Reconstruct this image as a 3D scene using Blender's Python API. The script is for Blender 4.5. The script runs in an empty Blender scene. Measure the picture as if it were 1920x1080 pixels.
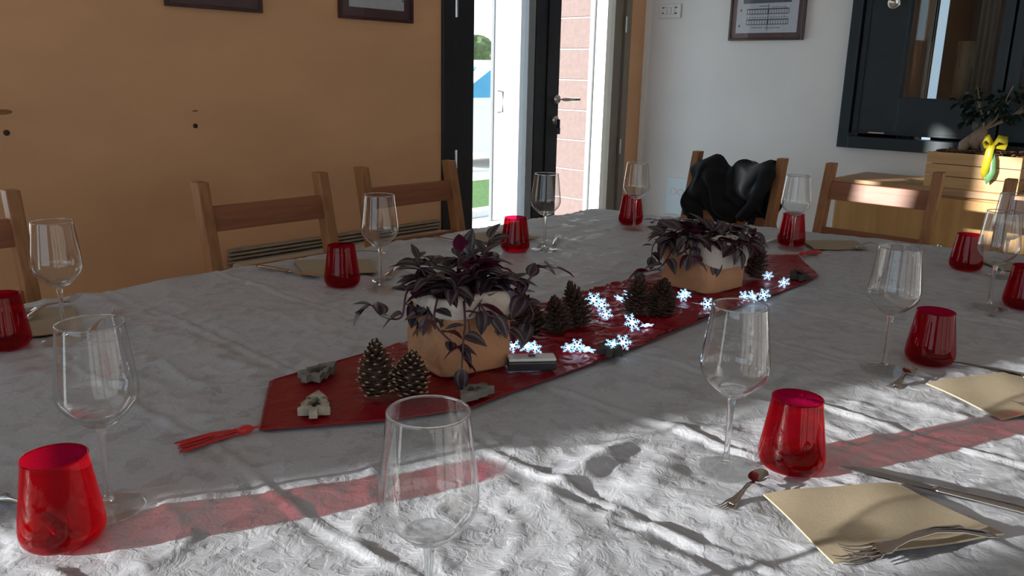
import bpy, bmesh, math, random
import numpy as np
from mathutils import Vector, Matrix, Euler
random.seed(7); np.random.seed(7)
PI = math.pi
sc = bpy.context.scene
COL = sc.collection

# ---------------------------------------------------------------- camera
CZ = 1.2484; F = 1554.99
RR = Vector((0.67916, -0.73367, 0.02182)); UU = Vector((0.16761, 0.18396, 0.96854)); FF = Vector((0.71460, 0.65413, -0.24791))
cd = bpy.data.cameras.new('camera'); cam = bpy.data.objects.new('camera', cd); COL.objects.link(cam)
cd.sensor_width = 36; cd.lens = F / 1920 * 36; cd.clip_start = 0.02; cd.clip_end = 200
cam.matrix_world = Matrix(((RR.x, UU.x, -FF.x, 0), (RR.y, UU.y, -FF.y, 0), (RR.z, UU.z, -FF.z, CZ), (0, 0, 0, 1)))
sc.camera = cam

# ---------------------------------------------------------------- world, sun, exposure
w = bpy.data.worlds.new('sky'); sc.world = w; w.use_nodes = True
bg = w.node_tree.nodes['Background']; bg.inputs[0].default_value = (0.68, 0.86, 1.0, 1); bg.inputs[1].default_value = 2.7
SA, SE = math.radians(24.5), math.radians(11.8)
SD = Vector((math.cos(SA) * math.cos(SE), -math.sin(SA) * math.cos(SE), -math.sin(SE)))
sl = bpy.data.lights.new('sun', 'SUN'); sl.energy = 13.0; sl.angle = math.radians(0.9); sl.color = (1, 0.97, 0.91)
so = bpy.data.objects.new('sun', sl); COL.objects.link(so); so.rotation_euler = SD.to_track_quat('-Z', 'Y').to_euler(); so.location = (-6, 5, 4)
sc.view_settings.view_transform = 'Standard'; sc.view_settings.look = 'None'; sc.view_settings.gamma = 1
sc.view_settings.use_curve_mapping = False; sc.view_settings.exposure = -0.22
try:
    sc.cycles.transparent_max_bounces = 32; sc.cycles.max_bounces = 10; sc.cycles.transmission_bounces = 10
    sc.cycles.use_denoising = True
    sc.cycles.sample_clamp_indirect = 6
except Exception: pass

# ---------------------------------------------------------------- pixel helpers (1920x1080 photo -> world)
def ray(u, v): return FF * F + RR * (u - 960) + UU * (540 - v)
def hit(u, v, ax, val):
    d = ray(u, v); c = Vector((0, 0, CZ)); return c + d * ((val - c[ax]) / d[ax])
def az(u, v, z=0.75): return hit(u, v, 2, z)
def ax_(u, v, x): return hit(u, v, 0, x)
def ay(u, v, y): return hit(u, v, 1, y)
def ad(u, v, depth): return Vector((0, 0, CZ)) + ray(u, v) * (depth / F)

# ---------------------------------------------------------------- materials
def nt(name):
    m = bpy.data.materials.new(name); m.use_nodes = True
    return m, m.node_tree.nodes, m.node_tree.links, m.node_tree.nodes['Principled BSDF']
def P(name, col, rough=0.5, metal=0, noise=0, nscale=20, bump=0, bscale=80, spec=0.5, coat=0, stretch=None, sheen=0):
    m, N, L, b = nt(name)
    b.inputs['Base Color'].default_value = (*col, 1); b.inputs['Roughness'].default_value = rough
    b.inputs['Metallic'].default_value = metal; b.inputs['Specular IOR Level'].default_value = spec
    b.inputs['Coat Weight'].default_value = coat; b.inputs['Sheen Weight'].default_value = sheen
    tc = N.new('ShaderNodeTexCoord'); mp = N.new('ShaderNodeMapping'); L.new(tc.outputs['Object'], mp.inputs[0])
    if stretch: mp.inputs['Scale'].default_value = stretch
    if noise:
        n = N.new('ShaderNodeTexNoise'); n.inputs['Scale'].default_value = nscale; n.inputs['Detail'].default_value = 5
        L.new(mp.outputs[0], n.inputs['Vector'])
        r = N.new('ShaderNodeValToRGB'); r.color_ramp.elements[0].position = .3; r.color_ramp.elements[1].position = .7
        r.color_ramp.elements[0].color = (*[c * (1 - noise) for c in col], 1); r.color_ramp.elements[1].color = (*[min(1, c * (1 + noise * .6)) for c in col], 1)
        L.new(n.outputs[0], r.inputs[0]); L.new(r.outputs[0], b.inputs['Base Color'])
    if bump:
        n2 = N.new('ShaderNodeTexNoise'); n2.inputs['Scale'].default_value = bscale; n2.inputs['Detail'].default_value = 4
        L.new(mp.outputs[0], n2.inputs['Vector'])
        bp = N.new('ShaderNodeBump'); bp.inputs['Strength'].default_value = bump; bp.inputs['Distance'].default_value = .01
        L.new(n2.outputs[0], bp.inputs['Height']); L.new(bp.outputs[0], b.inputs['Normal'])
    return m
def wood(name, col, dark, axis='z', scale=9, rough=.45):
    m, N, L, b = nt(name); b.inputs['Roughness'].default_value = rough
    tc = N.new('ShaderNodeTexCoord'); mp = N.new('ShaderNodeMapping'); L.new(tc.outputs['Object'], mp.inputs[0])
    s = [1, 1, 1]; s['xyz'.index(axis)] = .08; mp.inputs['Scale'].default_value = s
    n = N.new('ShaderNodeTexNoise'); n.inputs['Scale'].default_value = scale * 6; n.inputs['Detail'].default_value = 6; n.inputs['Distortion'].default_value = .8
    L.new(mp.outputs[0], n.inputs['Vector'])
    r = N.new('ShaderNodeValToRGB'); r.color_ramp.elements[0].position = .32; r.color_ramp.elements[1].position = .66
    r.color_ramp.elements[0].color = (*dark, 1); r.color_ramp.elements[1].color = (*col, 1)
    L.new(n.outputs[0], r.inputs[0]); L.new(r.outputs[0], b.inputs['Base Color'])
    bp = N.new('ShaderNodeBump'); bp.inputs['Strength'].default_value = .15; bp.inputs['Distance'].default_value = .004
    L.new(n.outputs[0], bp.inputs['Height']); L.new(bp.outputs[0], b.inputs['Normal'])
    return m
def emis(name, col, st):
    m, N, L, b = nt(name); b.inputs['Base Color'].default_value = (*col, 1)
    b.inputs['Emission Color'].default_value = (*col, 1); b.inputs['Emission Strength'].default_value = st; return m
def thin_glass(name, col=(1, 1, 1), ior=1.5, boost=1.0, rough=0.0, body=None, power=4.5):
    """one clear sheet: what passes is tinted, what bounces is a mirror image set by Fresnel"""
    m = bpy.data.materials.new(name); m.use_nodes = True; N = m.node_tree.nodes; L = m.node_tree.links; N.clear()
    o = N.new('ShaderNodeOutputMaterial'); t = N.new('ShaderNodeBsdfTransparent'); t.inputs[0].default_value = (*col, 1)
    g = N.new('ShaderNodeBsdfGlossy'); g.inputs['Roughness'].default_value = rough
    f = N.new('ShaderNodeLayerWeight'); f.inputs['Blend'].default_value = .5
    pw = N.new('ShaderNodeMath'); pw.operation = 'POWER'; pw.inputs[1].default_value = power; L.new(f.outputs['Facing'], pw.inputs[0])
    f0 = ((ior - 1) / (ior + 1)) ** 2
    sh = N.new('ShaderNodeMath'); sh.operation = 'MULTIPLY_ADD'; sh.inputs[1].default_value = 1 - f0; sh.inputs[2].default_value = f0; L.new(pw.outputs[0], sh.inputs[0]); f = sh
    mu = N.new('ShaderNodeMath'); mu.operation = 'MULTIPLY'; mu.use_clamp = True; mu.inputs[1].default_value = boost
    mx = N.new('ShaderNodeMixShader')
    L.new(f.outputs[0], mu.inputs[0]); L.new(mu.outputs[0], mx.inputs[0]); L.new(t.outputs[0], mx.inputs[1]); L.new(g.outputs[0], mx.inputs[2])
    if body:
        d = N.new('ShaderNodeBsdfTranslucent'); d.inputs[0].default_value = (*body[0], 1)
        mb = N.new('ShaderNodeMixShader'); mb.inputs[0].default_value = body[1]
        L.new(mx.outputs[0], mb.inputs[1]); L.new(d.outputs[0], mb.inputs[2]); L.new(mb.outputs[0], o.inputs[0])
    else: L.new(mx.outputs[0], o.inputs[0])
    return m

M = {}
M['wall_wood'] = P('warm_panel_wall', (0.74, 0.415, 0.22), .6, noise=.08, nscale=2.2, bump=.04, bscale=60, stretch=(1, 1, 2.2))
M['wall_white'] = P('white_plaster', (0.80, 0.79, 0.79), .85, noise=.05, nscale=3, bump=.08, bscale=30)
M['ceiling'] = P('ceiling_boards', (0.78, 0.72, 0.64), .8, noise=.08, nscale=4)
M['floor'] = P('clay_floor', (0.42, 0.33, 0.26), .45, noise=.15, nscale=6)
M['black_metal'] = P('anthracite_frame', (0.016, 0.018, 0.024), .4, noise=.1, nscale=30, spec=.4)
M['teal'] = P('dark_teal_paint', (0.018, 0.032, 0.042), .38, noise=.12, nscale=12, spec=.4)
M['lit_frame_metal'] = P('sunlit_frame_edge', (0.24, 0.20, 0.155), .45, noise=.05, nscale=20)  # dark frame metal with the sunlight on its edges put into the colour
M['grey_and_lit_metal'] = P('grey_and_lit_edge', (0.28, 0.30, 0.32), .4, noise=.05, nscale=20)  # grey metal outdoors; on the door stile, light painted onto dark frame
M['steel'] = P('brushed_steel', (0.62, 0.60, 0.58), .22, metal=1, noise=.05, nscale=60)
M['cutlery'] = P('polished_steel', (0.46, 0.42, 0.40), .16, metal=1, noise=.04, nscale=40)
M['chair'] = wood('chair_wood', (0.38, 0.175, 0.068), (0.27, 0.11, 0.04), 'z')
M['rail'] = wood('chair_rail_wood', (0.30, 0.105, 0.045), (0.21, 0.07, 0.028), 'x')
M['cab'] = wood('cabinet_wood', (0.62, 0.36, 0.14), (0.50, 0.27, 0.09), 'z', 4)
M['cabtop'] = wood('cabinet_top_wood', (0.50, 0.31, 0.17), (0.38, 0.21, 0.10), 'y', 5)
M['crate'] = wood('crate_wood', (0.66, 0.42, 0.20), (0.54, 0.31, 0.13), 'y', 6)
M['mahog'] = P('mahogany_frame', (0.055, 0.018, 0.018), .3, noise=.25, nscale=30, coat=.3)
M['paper'] = P('print_paper', (0.52, 0.54, 0.60), .6, noise=.05, nscale=50)
M['ink'] = P('print_ink', (0.10, 0.10, 0.14), .7, noise=.2, nscale=200)
M['plastic'] = P('white_plastic', (0.72, 0.72, 0.72), .35, noise=.02, nscale=40)
M['plastic_dark'] = P('dark_plastic', (0.03, 0.03, 0.035), .3, noise=.1, nscale=40)
M['cream'] = P('cream_cushion', (0.62, 0.54, 0.43), .9, noise=.07, nscale=30, bump=.3, bscale=200)
M['jacket'] = P('black_jacket_cloth', (0.008, 0.009, 0.012), .75, noise=.2, nscale=30, bump=.2, bscale=300, spec=.25)
M['napkin'] = P('tan_paper_napkin', (0.35, 0.285, 0.195), .9, noise=.04, nscale=50, bump=.05, bscale=300)
M['kraft'] = P('kraft_bag', (0.56, 0.29, 0.15), .8, noise=.16, nscale=14, bump=.6, bscale=40)
M['cuff'] = P('pale_bag_lining', (0.60, 0.52, 0.45), .85, noise=.06, nscale=20, bump=.5, bscale=40)
M['soil'] = P('dark_soil', (0.03, 0.02, 0.014), 1, noise=.4, nscale=60, bump=1, bscale=120)
M['stem'] = P('purple_stem', (0.09, 0.03, 0.05), .5, noise=.2, nscale=60)
M['cone'] = P('pine_cone_scale', (0.060, 0.028, 0.018), .6, noise=.3, nscale=60, bump=.3, bscale=200)
M['cone_tip'] = P('pine_cone_tip', (0.50, 0.34, 0.20), .6, noise=.2, nscale=80)
M['driftwood'] = P('grey_painted_wood', (0.20, 0.185, 0.165), .75, noise=.25, nscale=60, bump=.3, bscale=200)
M['drift_side'] = P('dark_wood_edge', (0.045, 0.036, 0.034), .8, noise=.3, nscale=80)
M['drift_pale'] = P('pale_wood_face', (0.42, 0.38, 0.31), .7, noise=.3, nscale=70)
M['tassel'] = P('red_tassel_thread', (0.55, 0.010, 0.012), .55, noise=.2, nscale=200, sheen=.3)
M['led'] = emis('led_snowflake', (0.42, 0.70, 1.0), 1.25)
M['led_core'] = emis('led_core', (0.75, 0.9, 1.0), 18.0)
M['wire'] = thin_glass('clear_wire', (.75, .75, .8), 1.5, 1.5, .1)
M['candle'] = P('ivory_candle', (0.62, 0.47, 0.28), .5, noise=.1, nscale=40)
M['bark'] = P('bonsai_bark', (0.36, 0.26, 0.19), .8, noise=.2, nscale=30, bump=.5, bscale=60)
M['chips'] = P('bark_chips', (0.16, 0.075, 0.045), .9, noise=.4, nscale=60)
M['ficus'] = P('ficus_leaf', (0.010, 0.030, 0.018), .28, noise=.3, nscale=30)
M['ribbon_y'] = P('yellow_ribbon', (0.50, 0.42, 0.02), .35, noise=.15, nscale=40)
M['ribbon_g'] = P('green_ribbon', (0.13, 0.30, 0.13), .35, noise=.15, nscale=40)
M['curtain'] = P('beige_curtain', (0.45, 0.37, 0.29), .9, noise=.08, nscale=12)
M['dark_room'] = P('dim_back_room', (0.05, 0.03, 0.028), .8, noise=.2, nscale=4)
M['van_white'] = P('white_enamel', (0.80, 0.80, 0.80), .3, noise=.01, nscale=4, coat=.3)
M['car_glass'] = P('car_glass_painted_sky', (0.06, 0.30, 0.50), .15, noise=.1, nscale=4)  # sky reflection painted in as a blue base colour
M['tyre'] = P('tyre_rubber', (0.02, 0.02, 0.02), .8, noise=.2, nscale=30)
M['block'] = P('pink_concrete_block', (0.20, 0.145, 0.135), .9, noise=.10, nscale=25, bump=.5, bscale=80)
M['mortar'] = P('pale_mortar', (0.5, 0.47, 0.44), .95, noise=.1, nscale=40)
M['outwall'] = P('white_render', (0.8, 0.79, 0.77), .9, noise=.03, nscale=6)
M['terrace'] = P('pale_paving', (0.74, 0.72, 0.68), .9, noise=.08, nscale=5)
M['grass'] = P('lawn_green', (0.10, 0.19, 0.04), .9, noise=.35, nscale=30)
M['tree'] = P('garden_foliage', (0.10, 0.13, 0.05), .9, noise=.4, nscale=8)
M['pane'] = thin_glass('window_pane', (.97, .98, .98), 1.45, 1.0)
M['pane_dim'] = thin_glass('hatch_pane', (.75, .78, .80), 1.5, 1.6, .02)
M['wine'] = thin_glass('wine_glass_wall', (.965, .97, .97), 1.6, 1.35, power=2.8)
M['red'] = thin_glass('red_glass_wall', (.66, .008, .09), 1.5, .7, .0, body=((.98, .01, .03), .10))
def solid_glass(name, k, ior):
    m = bpy.data.materials.new(name); m.use_nodes = True; N = m.node_tree.nodes; L = m.node_tree.links; N.clear()
    o = N.new('ShaderNodeOutputMaterial'); t = N.new('ShaderNodeBsdfTransparent'); t.inputs[0].default_value = (.97, .975, .975, 1)
    g = N.new('ShaderNodeBsdfGlass'); g.inputs['Roughness'].default_value = 0; g.inputs['IOR'].default_value = ior; g.inputs[0].default_value = (.97, .98, .98, 1)
    mx = N.new('ShaderNodeMixShader'); mx.inputs[0].default_value = k
    L.new(t.outputs[0], mx.inputs[1]); L.new(g.outputs[0], mx.inputs[2]); L.new(mx.outputs[0], o.inputs[0]); return m
M['solid'] = solid_glass('solid_glass', .42, 1.5)
M['stemg'] = solid_glass('stem_glass', .85, 1.5)

# damask tablecloth
m, N, L, b = nt('damask_cloth')
tc = N.new('ShaderNodeTexCoord')
dn = N.new('ShaderNodeTexNoise'); dn.inputs['Scale'].default_value = 16; dn.inputs['Detail'].default_value = 2; L.new(tc.outputs['Object'], dn.inputs['Vector'])
va = N.new('ShaderNodeVectorMath'); va.operation = 'MULTIPLY_ADD'; va.inputs[1].default_value = (.05, .05, .05); L.new(dn.outputs['Color'], va.inputs[0]); L.new(tc.outputs['Object'], va.inputs[2])
d2 = N.new('ShaderNodeTexNoise'); d2.inputs['Scale'].default_value = 75; d2.inputs['Detail'].default_value = 1.5; L.new(tc.outputs['Object'], d2.inputs['Vector'])
vb = N.new('ShaderNodeVectorMath'); vb.operation = 'MULTIPLY_ADD'; vb.inputs[1].default_value = (.045, .045, .045); L.new(d2.outputs['Color'], vb.inputs[0]); L.new(va.outputs[0], vb.inputs[2]); va = vb
vo = N.new('ShaderNodeTexVoronoi'); vo.feature = 'SMOOTH_F1'; vo.inputs['Scale'].default_value = 21; vo.inputs['Smoothness'].default_value = .25; vo.inputs['Randomness'].default_value = .9
L.new(va.outputs[0], vo.inputs['Vector'])
wv = N.new('ShaderNodeTexWave'); wv.wave_type = 'RINGS'; wv.inputs['Scale'].default_value = 6; wv.inputs['Distortion'].default_value = 9; wv.inputs['Detail'].default_value = 2.5; wv.inputs['Detail Scale'].default_value = 3.0
L.new(tc.outputs['Object'], wv.inputs['Vector'])
mm = N.new('ShaderNodeMath'); mm.operation = 'MULTIPLY_ADD'; mm.inputs[1].default_value = .35; L.new(wv.outputs['Fac'], mm.inputs[0]); L.new(vo.outputs['Distance'], mm.inputs[2])
rp = N.new('ShaderNodeValToRGB'); rp.color_ramp.elements[0].position = .43; rp.color_ramp.elements[1].position = .53
L.new(mm.outputs[0], rp.inputs[0])
mc = N.new('ShaderNodeMix'); mc.data_type = 'RGBA'; mc.inputs[6].default_value = (.385, .395, .44, 1); mc.inputs[7].default_value = (.46, .475, .52, 1)
L.new(rp.outputs[0], mc.inputs[0]); L.new(mc.outputs[2], b.inputs['Base Color'])
mr = N.new('ShaderNodeMapRange'); mr.inputs['To Min'].default_value = .42; mr.inputs['To Max'].default_value = .62; L.new(rp.outputs[0], mr.inputs[0]); L.new(mr.outputs[0], b.inputs['Roughness'])
b.inputs['Specular IOR Level'].default_value = .45
fn = N.new('ShaderNodeTexNoise'); fn.inputs['Scale'].default_value = 34; fn.inputs['Detail'].default_value = 5; fn.inputs['Roughness'].default_value = .6; fn.inputs['Distortion'].default_value = 1.2
L.new(tc.outputs['Object'], fn.inputs['Vector'])
b1 = N.new('ShaderNodeBump'); b1.inputs['Strength'].default_value = .32; b1.inputs['Distance'].default_value = .0010; L.new(rp.outputs[0], b1.inputs['Height'])
b2 = N.new('ShaderNodeBump'); b2.inputs['Strength'].default_value = .45; b2.inputs['Distance'].default_value = .005; L.new(fn.outputs[0], b2.inputs['Height']); L.new(b1.outputs[0], b2.inputs['Normal'])
L.new(b2.outputs[0], b.inputs['Normal'])
M['cloth'] = m
# satin runner
m, N, L, b = nt('red_satin'); tc = N.new('ShaderNodeTexCoord')
b.inputs['Base Color'].default_value = (.24, .004, .012, 1); b.inputs['Roughness'].default_value = .34; b.inputs['Sheen Weight'].default_value = .0
b.inputs['Specular IOR Level'].default_value = .35; b.inputs['Sheen Tint'].default_value = (1, .3, .25, 1)
n = N.new('ShaderNodeTexNoise'); n.inputs['Scale'].default_value = 45; n.inputs['Detail'].default_value = 5; n.inputs['Distortion'].default_value = 1.5; L.new(tc.outputs['Object'], n.inputs['Vector'])
bp = N.new('ShaderNodeBump'); bp.inputs['Strength'].default_value = .5; bp.inputs['Distance'].default_value = .004; L.new(n.outputs[0], bp.inputs['Height']); L.new(bp.outputs[0], b.inputs['Normal'])
M['satin'] = m
# zebra leaf: stripes by uv
m, N, L, b = nt('striped_purple_leaf')
uv = N.new('ShaderNodeUVMap'); sx = N.new('ShaderNodeSeparateXYZ'); L.new(uv.outputs[0], sx.inputs[0])
a1 = N.new('ShaderNodeMath'); a1.operation = 'SUBTRACT'; a1.inputs[1].default_value = .5; L.new(sx.outputs[0], a1.inputs[0])
a2 = N.new('ShaderNodeMath'); a2.operation = 'ABSOLUTE'; L.new(a1.outputs[0], a2.inputs[0])
r = N.new('ShaderNodeValToRGB'); e = r.color_ramp.elements
e[0].position = 0; e[0].color = (.030, .012, .022, 1); e[1].position = .5; e[1].color = (.030, .013, .022, 1)
for p_, c_ in ((.17, (.032, .014, .024, 1)), (.22, (.105, .092, .098, 1)), (.31, (.10, .088, .095, 1)), (.36, (.030, .014, .022, 1))):
    q = e.new(p_); q.color = c_
L.new(a2.outputs[0], r.inputs[0])
geo = N.new('ShaderNodeNewGeometry'); mx = N.new('ShaderNodeMix'); mx.data_type = 'RGBA'; L.new(geo.outputs['Backfacing'], mx.inputs[0]); L.new(r.outputs[0], mx.inputs[6]); mx.inputs[7].default_value = (.10, .010, .035, 1)
L.new(mx.outputs[2], b.inputs['Base Color']); b.inputs['Roughness'].default_value = .42
M['zebra'] = m

# ---------------------------------------------------------------- mesh helpers
def link(name, me, mat, parent=None, smooth=False, loc=None, rot=None):
    if mat is not None and not me.materials: me.materials.append(mat)
    if smooth: me.polygons.foreach_set('use_smooth', [True] * len(me.polygons))
    o = bpy.data.objects.new(name, me); COL.objects.link(o)
    if parent: o.parent = parent
    if loc is not None: o.location = loc
    if rot is not None: o.rotation_euler = rot
    return o
def mesh(vs, fs, name='mesh'):
    me = bpy.data.meshes.new(name); me.from_pydata([tuple(v) for v in vs], [], fs); me.update(); return me
class MB:
    def __init__(s): s.v = []; s.f = []
    def add(s, vs, fs):
        k = len(s.v); s.v += [tuple(v) for v in vs]; s.f += [tuple(i + k for i in f) for f in fs]; return s
    def box(s, x0, x1, y0, y1, z0, z1):
        return s.add([(x, y, z) for x in (x0, x1) for y in (y0, y1) for z in (z0, z1)],
                     [(0, 1, 3, 2), (4, 6, 7, 5), (0, 4, 5, 1), (2, 3, 7, 6), (0, 2, 6, 4), (1, 5, 7, 3)])
    def hexa(s, q):   # 8 points: bottom ring 4, top ring 4
        return s.add(q, [(3, 2, 1, 0), (4, 5, 6, 7), (0, 1, 5, 4), (1, 2, 6, 5), (2, 3, 7, 6), (3, 0, 4, 7)])
    def prism(s, poly, z0, z1):
        n = len(poly); return s.add([(x, y, z0) for x, y in poly] + [(x, y, z1) for x, y in poly],
            [tuple(range(n))[::-1], tuple(range(n, 2 * n))] + [(i, (i + 1) % n, n + (i + 1) % n, n + i) for i in range(n)])
    def lathe(s, prof, n=32, c=(0, 0, 0), close=False):
        k = len(prof); vs = [(c[0] + r * math.cos(2 * PI * j / n), c[1] + r * math.sin(2 * PI * j / n), c[2] + z) for r, z in prof for j in range(n)]
        fs = [(i * n + j, i * n + (j + 1) % n, (i + 1) * n + (j + 1) % n, (i + 1) * n + j) for i in range(k - 1) for j in range(n)]
        if close: fs += [tuple(range(n))[::-1], tuple(range((k - 1) * n, k * n))]
        return s.add(vs, fs)
    def tube(s, pts, rad, n=8, cap=True, flat=1.0):
        pts = [Vector(p) for p in pts]; rad = rad if hasattr(rad, '__len__') else [rad] * len(pts)
        vs = []
        for i, p in enumerate(pts):
            t = (pts[min(i + 1, len(pts) - 1)] - pts[max(i - 1, 0)]).normalized()
            a = t.cross(Vector((0, 0, 1)));
            if a.length < .01: a = t.cross(Vector((1, 0, 0)))
            a.normalize(); c = a.cross(t)
            for j in range(n): vs.append(p + a * (rad[i] * math.cos(2 * PI * j / n)) + c * (rad[i] * flat * math.sin(2 * PI * j / n)))
        k = len(pts); fs = [(i * n + j, i * n + (j + 1) % n, (i + 1) * n + (j + 1) % n, (i + 1) * n + j) for i in range(k - 1) for j in range(n)]
        if cap: fs += [tuple(range(n))[::-1], tuple(range((k - 1) * n, k * n))]
        return s.add(vs, fs)
    def build(s, name, mat, parent=None, smooth=False, bevel=0, seg=2, loc=None, rot=None):
        me = mesh(s.v, s.f, name)
        bm = bmesh.new(); bm.from_mesh(me)
        bmesh.ops.recalc_face_normals(bm, faces=bm.faces)
        if bevel: bmesh.ops.bevel(bm, geom=bm.edges, offset=bevel, segments=seg, affect='EDGES', profile=.6)
        bm.to_mesh(me); bm.free()
        return link(name, me, mat, parent, smooth, loc, rot)
def smooth_by_angle(o, ang=40):
    me = o.data; me.polygons.foreach_set('use_smooth', [True] * len(me.polygons))
    try: me.set_sharp_from_angle(angle=math.radians(ang))
    except Exception: pass
def tag(o, label=None, cat=None, group=None, kind=None):
    if label: o['label'] = label
    if cat: o['category'] = cat
    if group: o['group'] = group
    if kind: o['kind'] = kind
    return o
def empty(name, loc, label, cat, group=None, rz=0):
    o = bpy.data.objects.new(name, None); COL.objects.link(o); o.location = loc; o.rotation_euler = (0, 0, rz); o.empty_display_size = .05
    return tag(o, label, cat, group)
def dup(src, loc, rz, label, group=None, scale=None):
    r = src.copy(); COL.objects.link(r); r.location = loc; r.rotation_euler = (0, 0, rz); r['label'] = label
    if group: r['group'] = group
    if scale: r.scale = scale
    for ch in list(src.children):
        c = ch.copy(); COL.objects.link(c); c.parent = r
        for g_ in list(ch.children):
            d = g_.copy(); COL.objects.link(d); d.parent = c
    return r
def wall(name, axis, a0, a1, z0, z1, t0, t1, holes, mat):
    """wall slab along x (axis 0) or y (axis 1) with rectangular openings"""
    A = sorted({a0, a1, *[h[0] for h in holes], *[h[1] for h in holes]}); Z = sorted({z0, z1, *[h[2] for h in holes], *[h[3] for h in holes]})
    b_ = MB()
    for i in range(len(A) - 1):
        for j in range(len(Z) - 1):
            ca, cz = (A[i] + A[i + 1]) / 2, (Z[j] + Z[j + 1]) / 2
            if any(h[0] < ca < h[1] and h[2] < cz < h[3] for h in holes): continue
            if axis == 0: b_.box(A[i], A[i + 1], t0, t1, Z[j], Z[j + 1])
            else: b_.box(t0, t1, A[i], A[i + 1], Z[j], Z[j + 1])
    return tag(b_.build(name, mat), kind='structure')

# ---------------------------------------------------------------- room shell
X0, X1, Y0, Y1, H = -2.4, 4.43, -1.7, 3.0, 2.75
DX0, DX1 = 2.752, 4.262      # door opening in the left wall
tag(MB().box(X0 - .15, X1 + .15, Y0 - .15, Y1 + .15, -.06, 0).build('floor', M['floor']), kind='structure')
tag(MB().box(X0 - .15, X1 + .15, Y0 - .15, Y1 + .15, H, H + .12).build('ceiling', M['ceiling']), kind='structure')
wall('wall_left', 0, X0 - .15, X1 + .15, 0, H, Y1, Y1 + .16,
     [(DX0, DX1, 0, 2.2), (-.66, -.49, 1.15, 1.70), (-1.25, -.49, 1.70, 2.15), (.10, .60, 1.42, 2.0), (-.40, .78, .72, 1.20)], M['wall_wood'])
wall('wall_right', 1, Y0, Y1, 0, H, X1, X1 + .14, [(.30, 1.70, .95, 2.15)], M['wall_white'])
wall('wall_back', 1, Y0, Y1, 0, H, X0 - .15, X0, [(1.70, 2.235, .02, 2.2), (2.385, 2.405, 1.27, 1.37), (-1.2, 1.3, .8, 2.3)], M['wall_white'])  # the tiny slot is unseen, added to throw a thin sun streak
wall('wall_near', 0, X0, X1, 0, H, Y0 - .15, Y0, [], M['wall_white'])
tag(MB().box(X1 - .012, X1 - .001, 2.962, 2.998, 0, H).build('trim_1', P('white_corner_bead', (.92, .92, .9), .5)), kind='structure')
# frames and panes of the openings outside the picture
def simple_window(name, axis, a0, a1, z0, z1, t, mul=()):
    r = MB(); f = .03
    def bx(p0, p1, q0, q1, tk=.03):
        if axis == 0: r.box(p0, p1, t - tk, t + tk, q0, q1)
        else: r.box(t - tk, t + tk, p0, p1, q0, q1)
    e = .02
    bx(a0 - e, a0 + .0, z0, z1); bx(a1, a1 + e, z0, z1); bx(a0 - e, a1 + e, z0 - e, z0); bx(a0 - e, a1 + e, z1, z1 + e)
    for q in mul: bx(q - .02, q + .02, z0, z1)
    o = tag(r.build(name, M['black_metal']), kind='structure')
    g_ = MB()
    if axis == 0: g_.add([(a0, t, z0), (a1, t, z0), (a1, t, z1), (a0, t, z1)], [(0, 1, 2, 3)])
    else: g_.add([(t, a0, z0), (t, a1, z0), (t, a1, z1), (t, a0, z1)], [(0, 1, 2, 3)])
    g_.build('pane', M['pane'], o)
simple_window('window_2', 0, .10, .60, 1.42, 2.0, 3.08)
simple_window('window_fill', 0, -.40, .78, .72, 1.20, 3.08)  # unseen opening added so skylight reaches the chair sides
simple_window('window_3', 0, -1.25, -.49, 1.70, 2.15, 3.08)
simple_window('window_4', 1, 1.70, 2.235, .02, 2.2, X0 - .08)
simple_window('window_5', 1, -1.2, 1.3, .8, 2.3, X0 - .08, (-.85, -.45, .05, .42, .8, 1.05))  # unseen window, added for ambient light; bars make stripes in the glasses

# screws and knots of the wooden left wall
wl = bpy.data.objects['wall_left']
dk = P('dark_screw', (.02, .012, .008), .5); kn = P('wood_knot', (.30, .14, .06), .7, noise=.3, nscale=60)
for u, v in ((12, 249), (366, 236)):
    p = ay(u, v, Y1); MB().lathe([(.0005, .0), (.009, .0), (.009, .003), (.0005, .004)], 14).build('screw', dk, wl, loc=(p.x, Y1, p.z), rot=(PI / 2, 0, 0))
for u, v, s in ((5, 210, 1.5), (366, 208, .6)):
    p = ay(u, v, Y1); k = MB().lathe([(.0005, .0006), (.014 * s, .0004), (.016 * s, 0)], 16).build('knot', kn, wl, loc=(p.x, Y1, p.z), rot=(PI / 2, 0, 0)); k.scale = (1.2, .35, 1)

# ---------------------------------------------------------------- double door in the left wall
DH = 2.18
yb0, yb1 = Y1 + .0, Y1 + .07
jf = tag(MB().box(DX0 - .005, 2.83, yb0 - .015, yb1, 0, 2.2).box(DX0, DX1, yb0 - .015, yb1, DH, 2.2).build('door_1', M['black_metal'], bevel=.003, seg=1), kind='structure')
MB().box(4.212, DX1 + .005, yb0 - .012, yb1, 0, 2.2).build('jamb', M['lit_frame_metal'], jf, bevel=.003, seg=1)
def leaf(name, x0, x1, sl, sr, ml, mr, lock=None):
    r = MB().box(x0, x0 + sl, yb0 + .005, yb1 - .005, .02, DH).box(x0 + sl, x1 - sr, yb0 + .005, yb1 - .005, .02, .12).box(x0 + sl, x1 - sr, yb0 + .005, yb1 - .005, DH - .1, DH)
    lf = r.build('door_leaf', ml, jf, bevel=.002, seg=1)
    MB().box(x1 - sr, x1 - .002, yb0 + .006, yb1 - .005, .02, DH).build('stile', mr, lf, bevel=.002, seg=1)
    MB().add([(x0 + sl, yb0 + .035, .12), (x1 - sr, yb0 + .035, .12), (x1 - sr, yb0 + .035, DH - .1), (x0 + sl, yb0 + .035, DH - .1)], [(0, 1, 2, 3)]).build('pane', M['pane'], lf)
    return lf
l1 = leaf('a', 2.835, 3.425, .135, .055, M['black_metal'], M['grey_and_lit_metal'])
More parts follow.
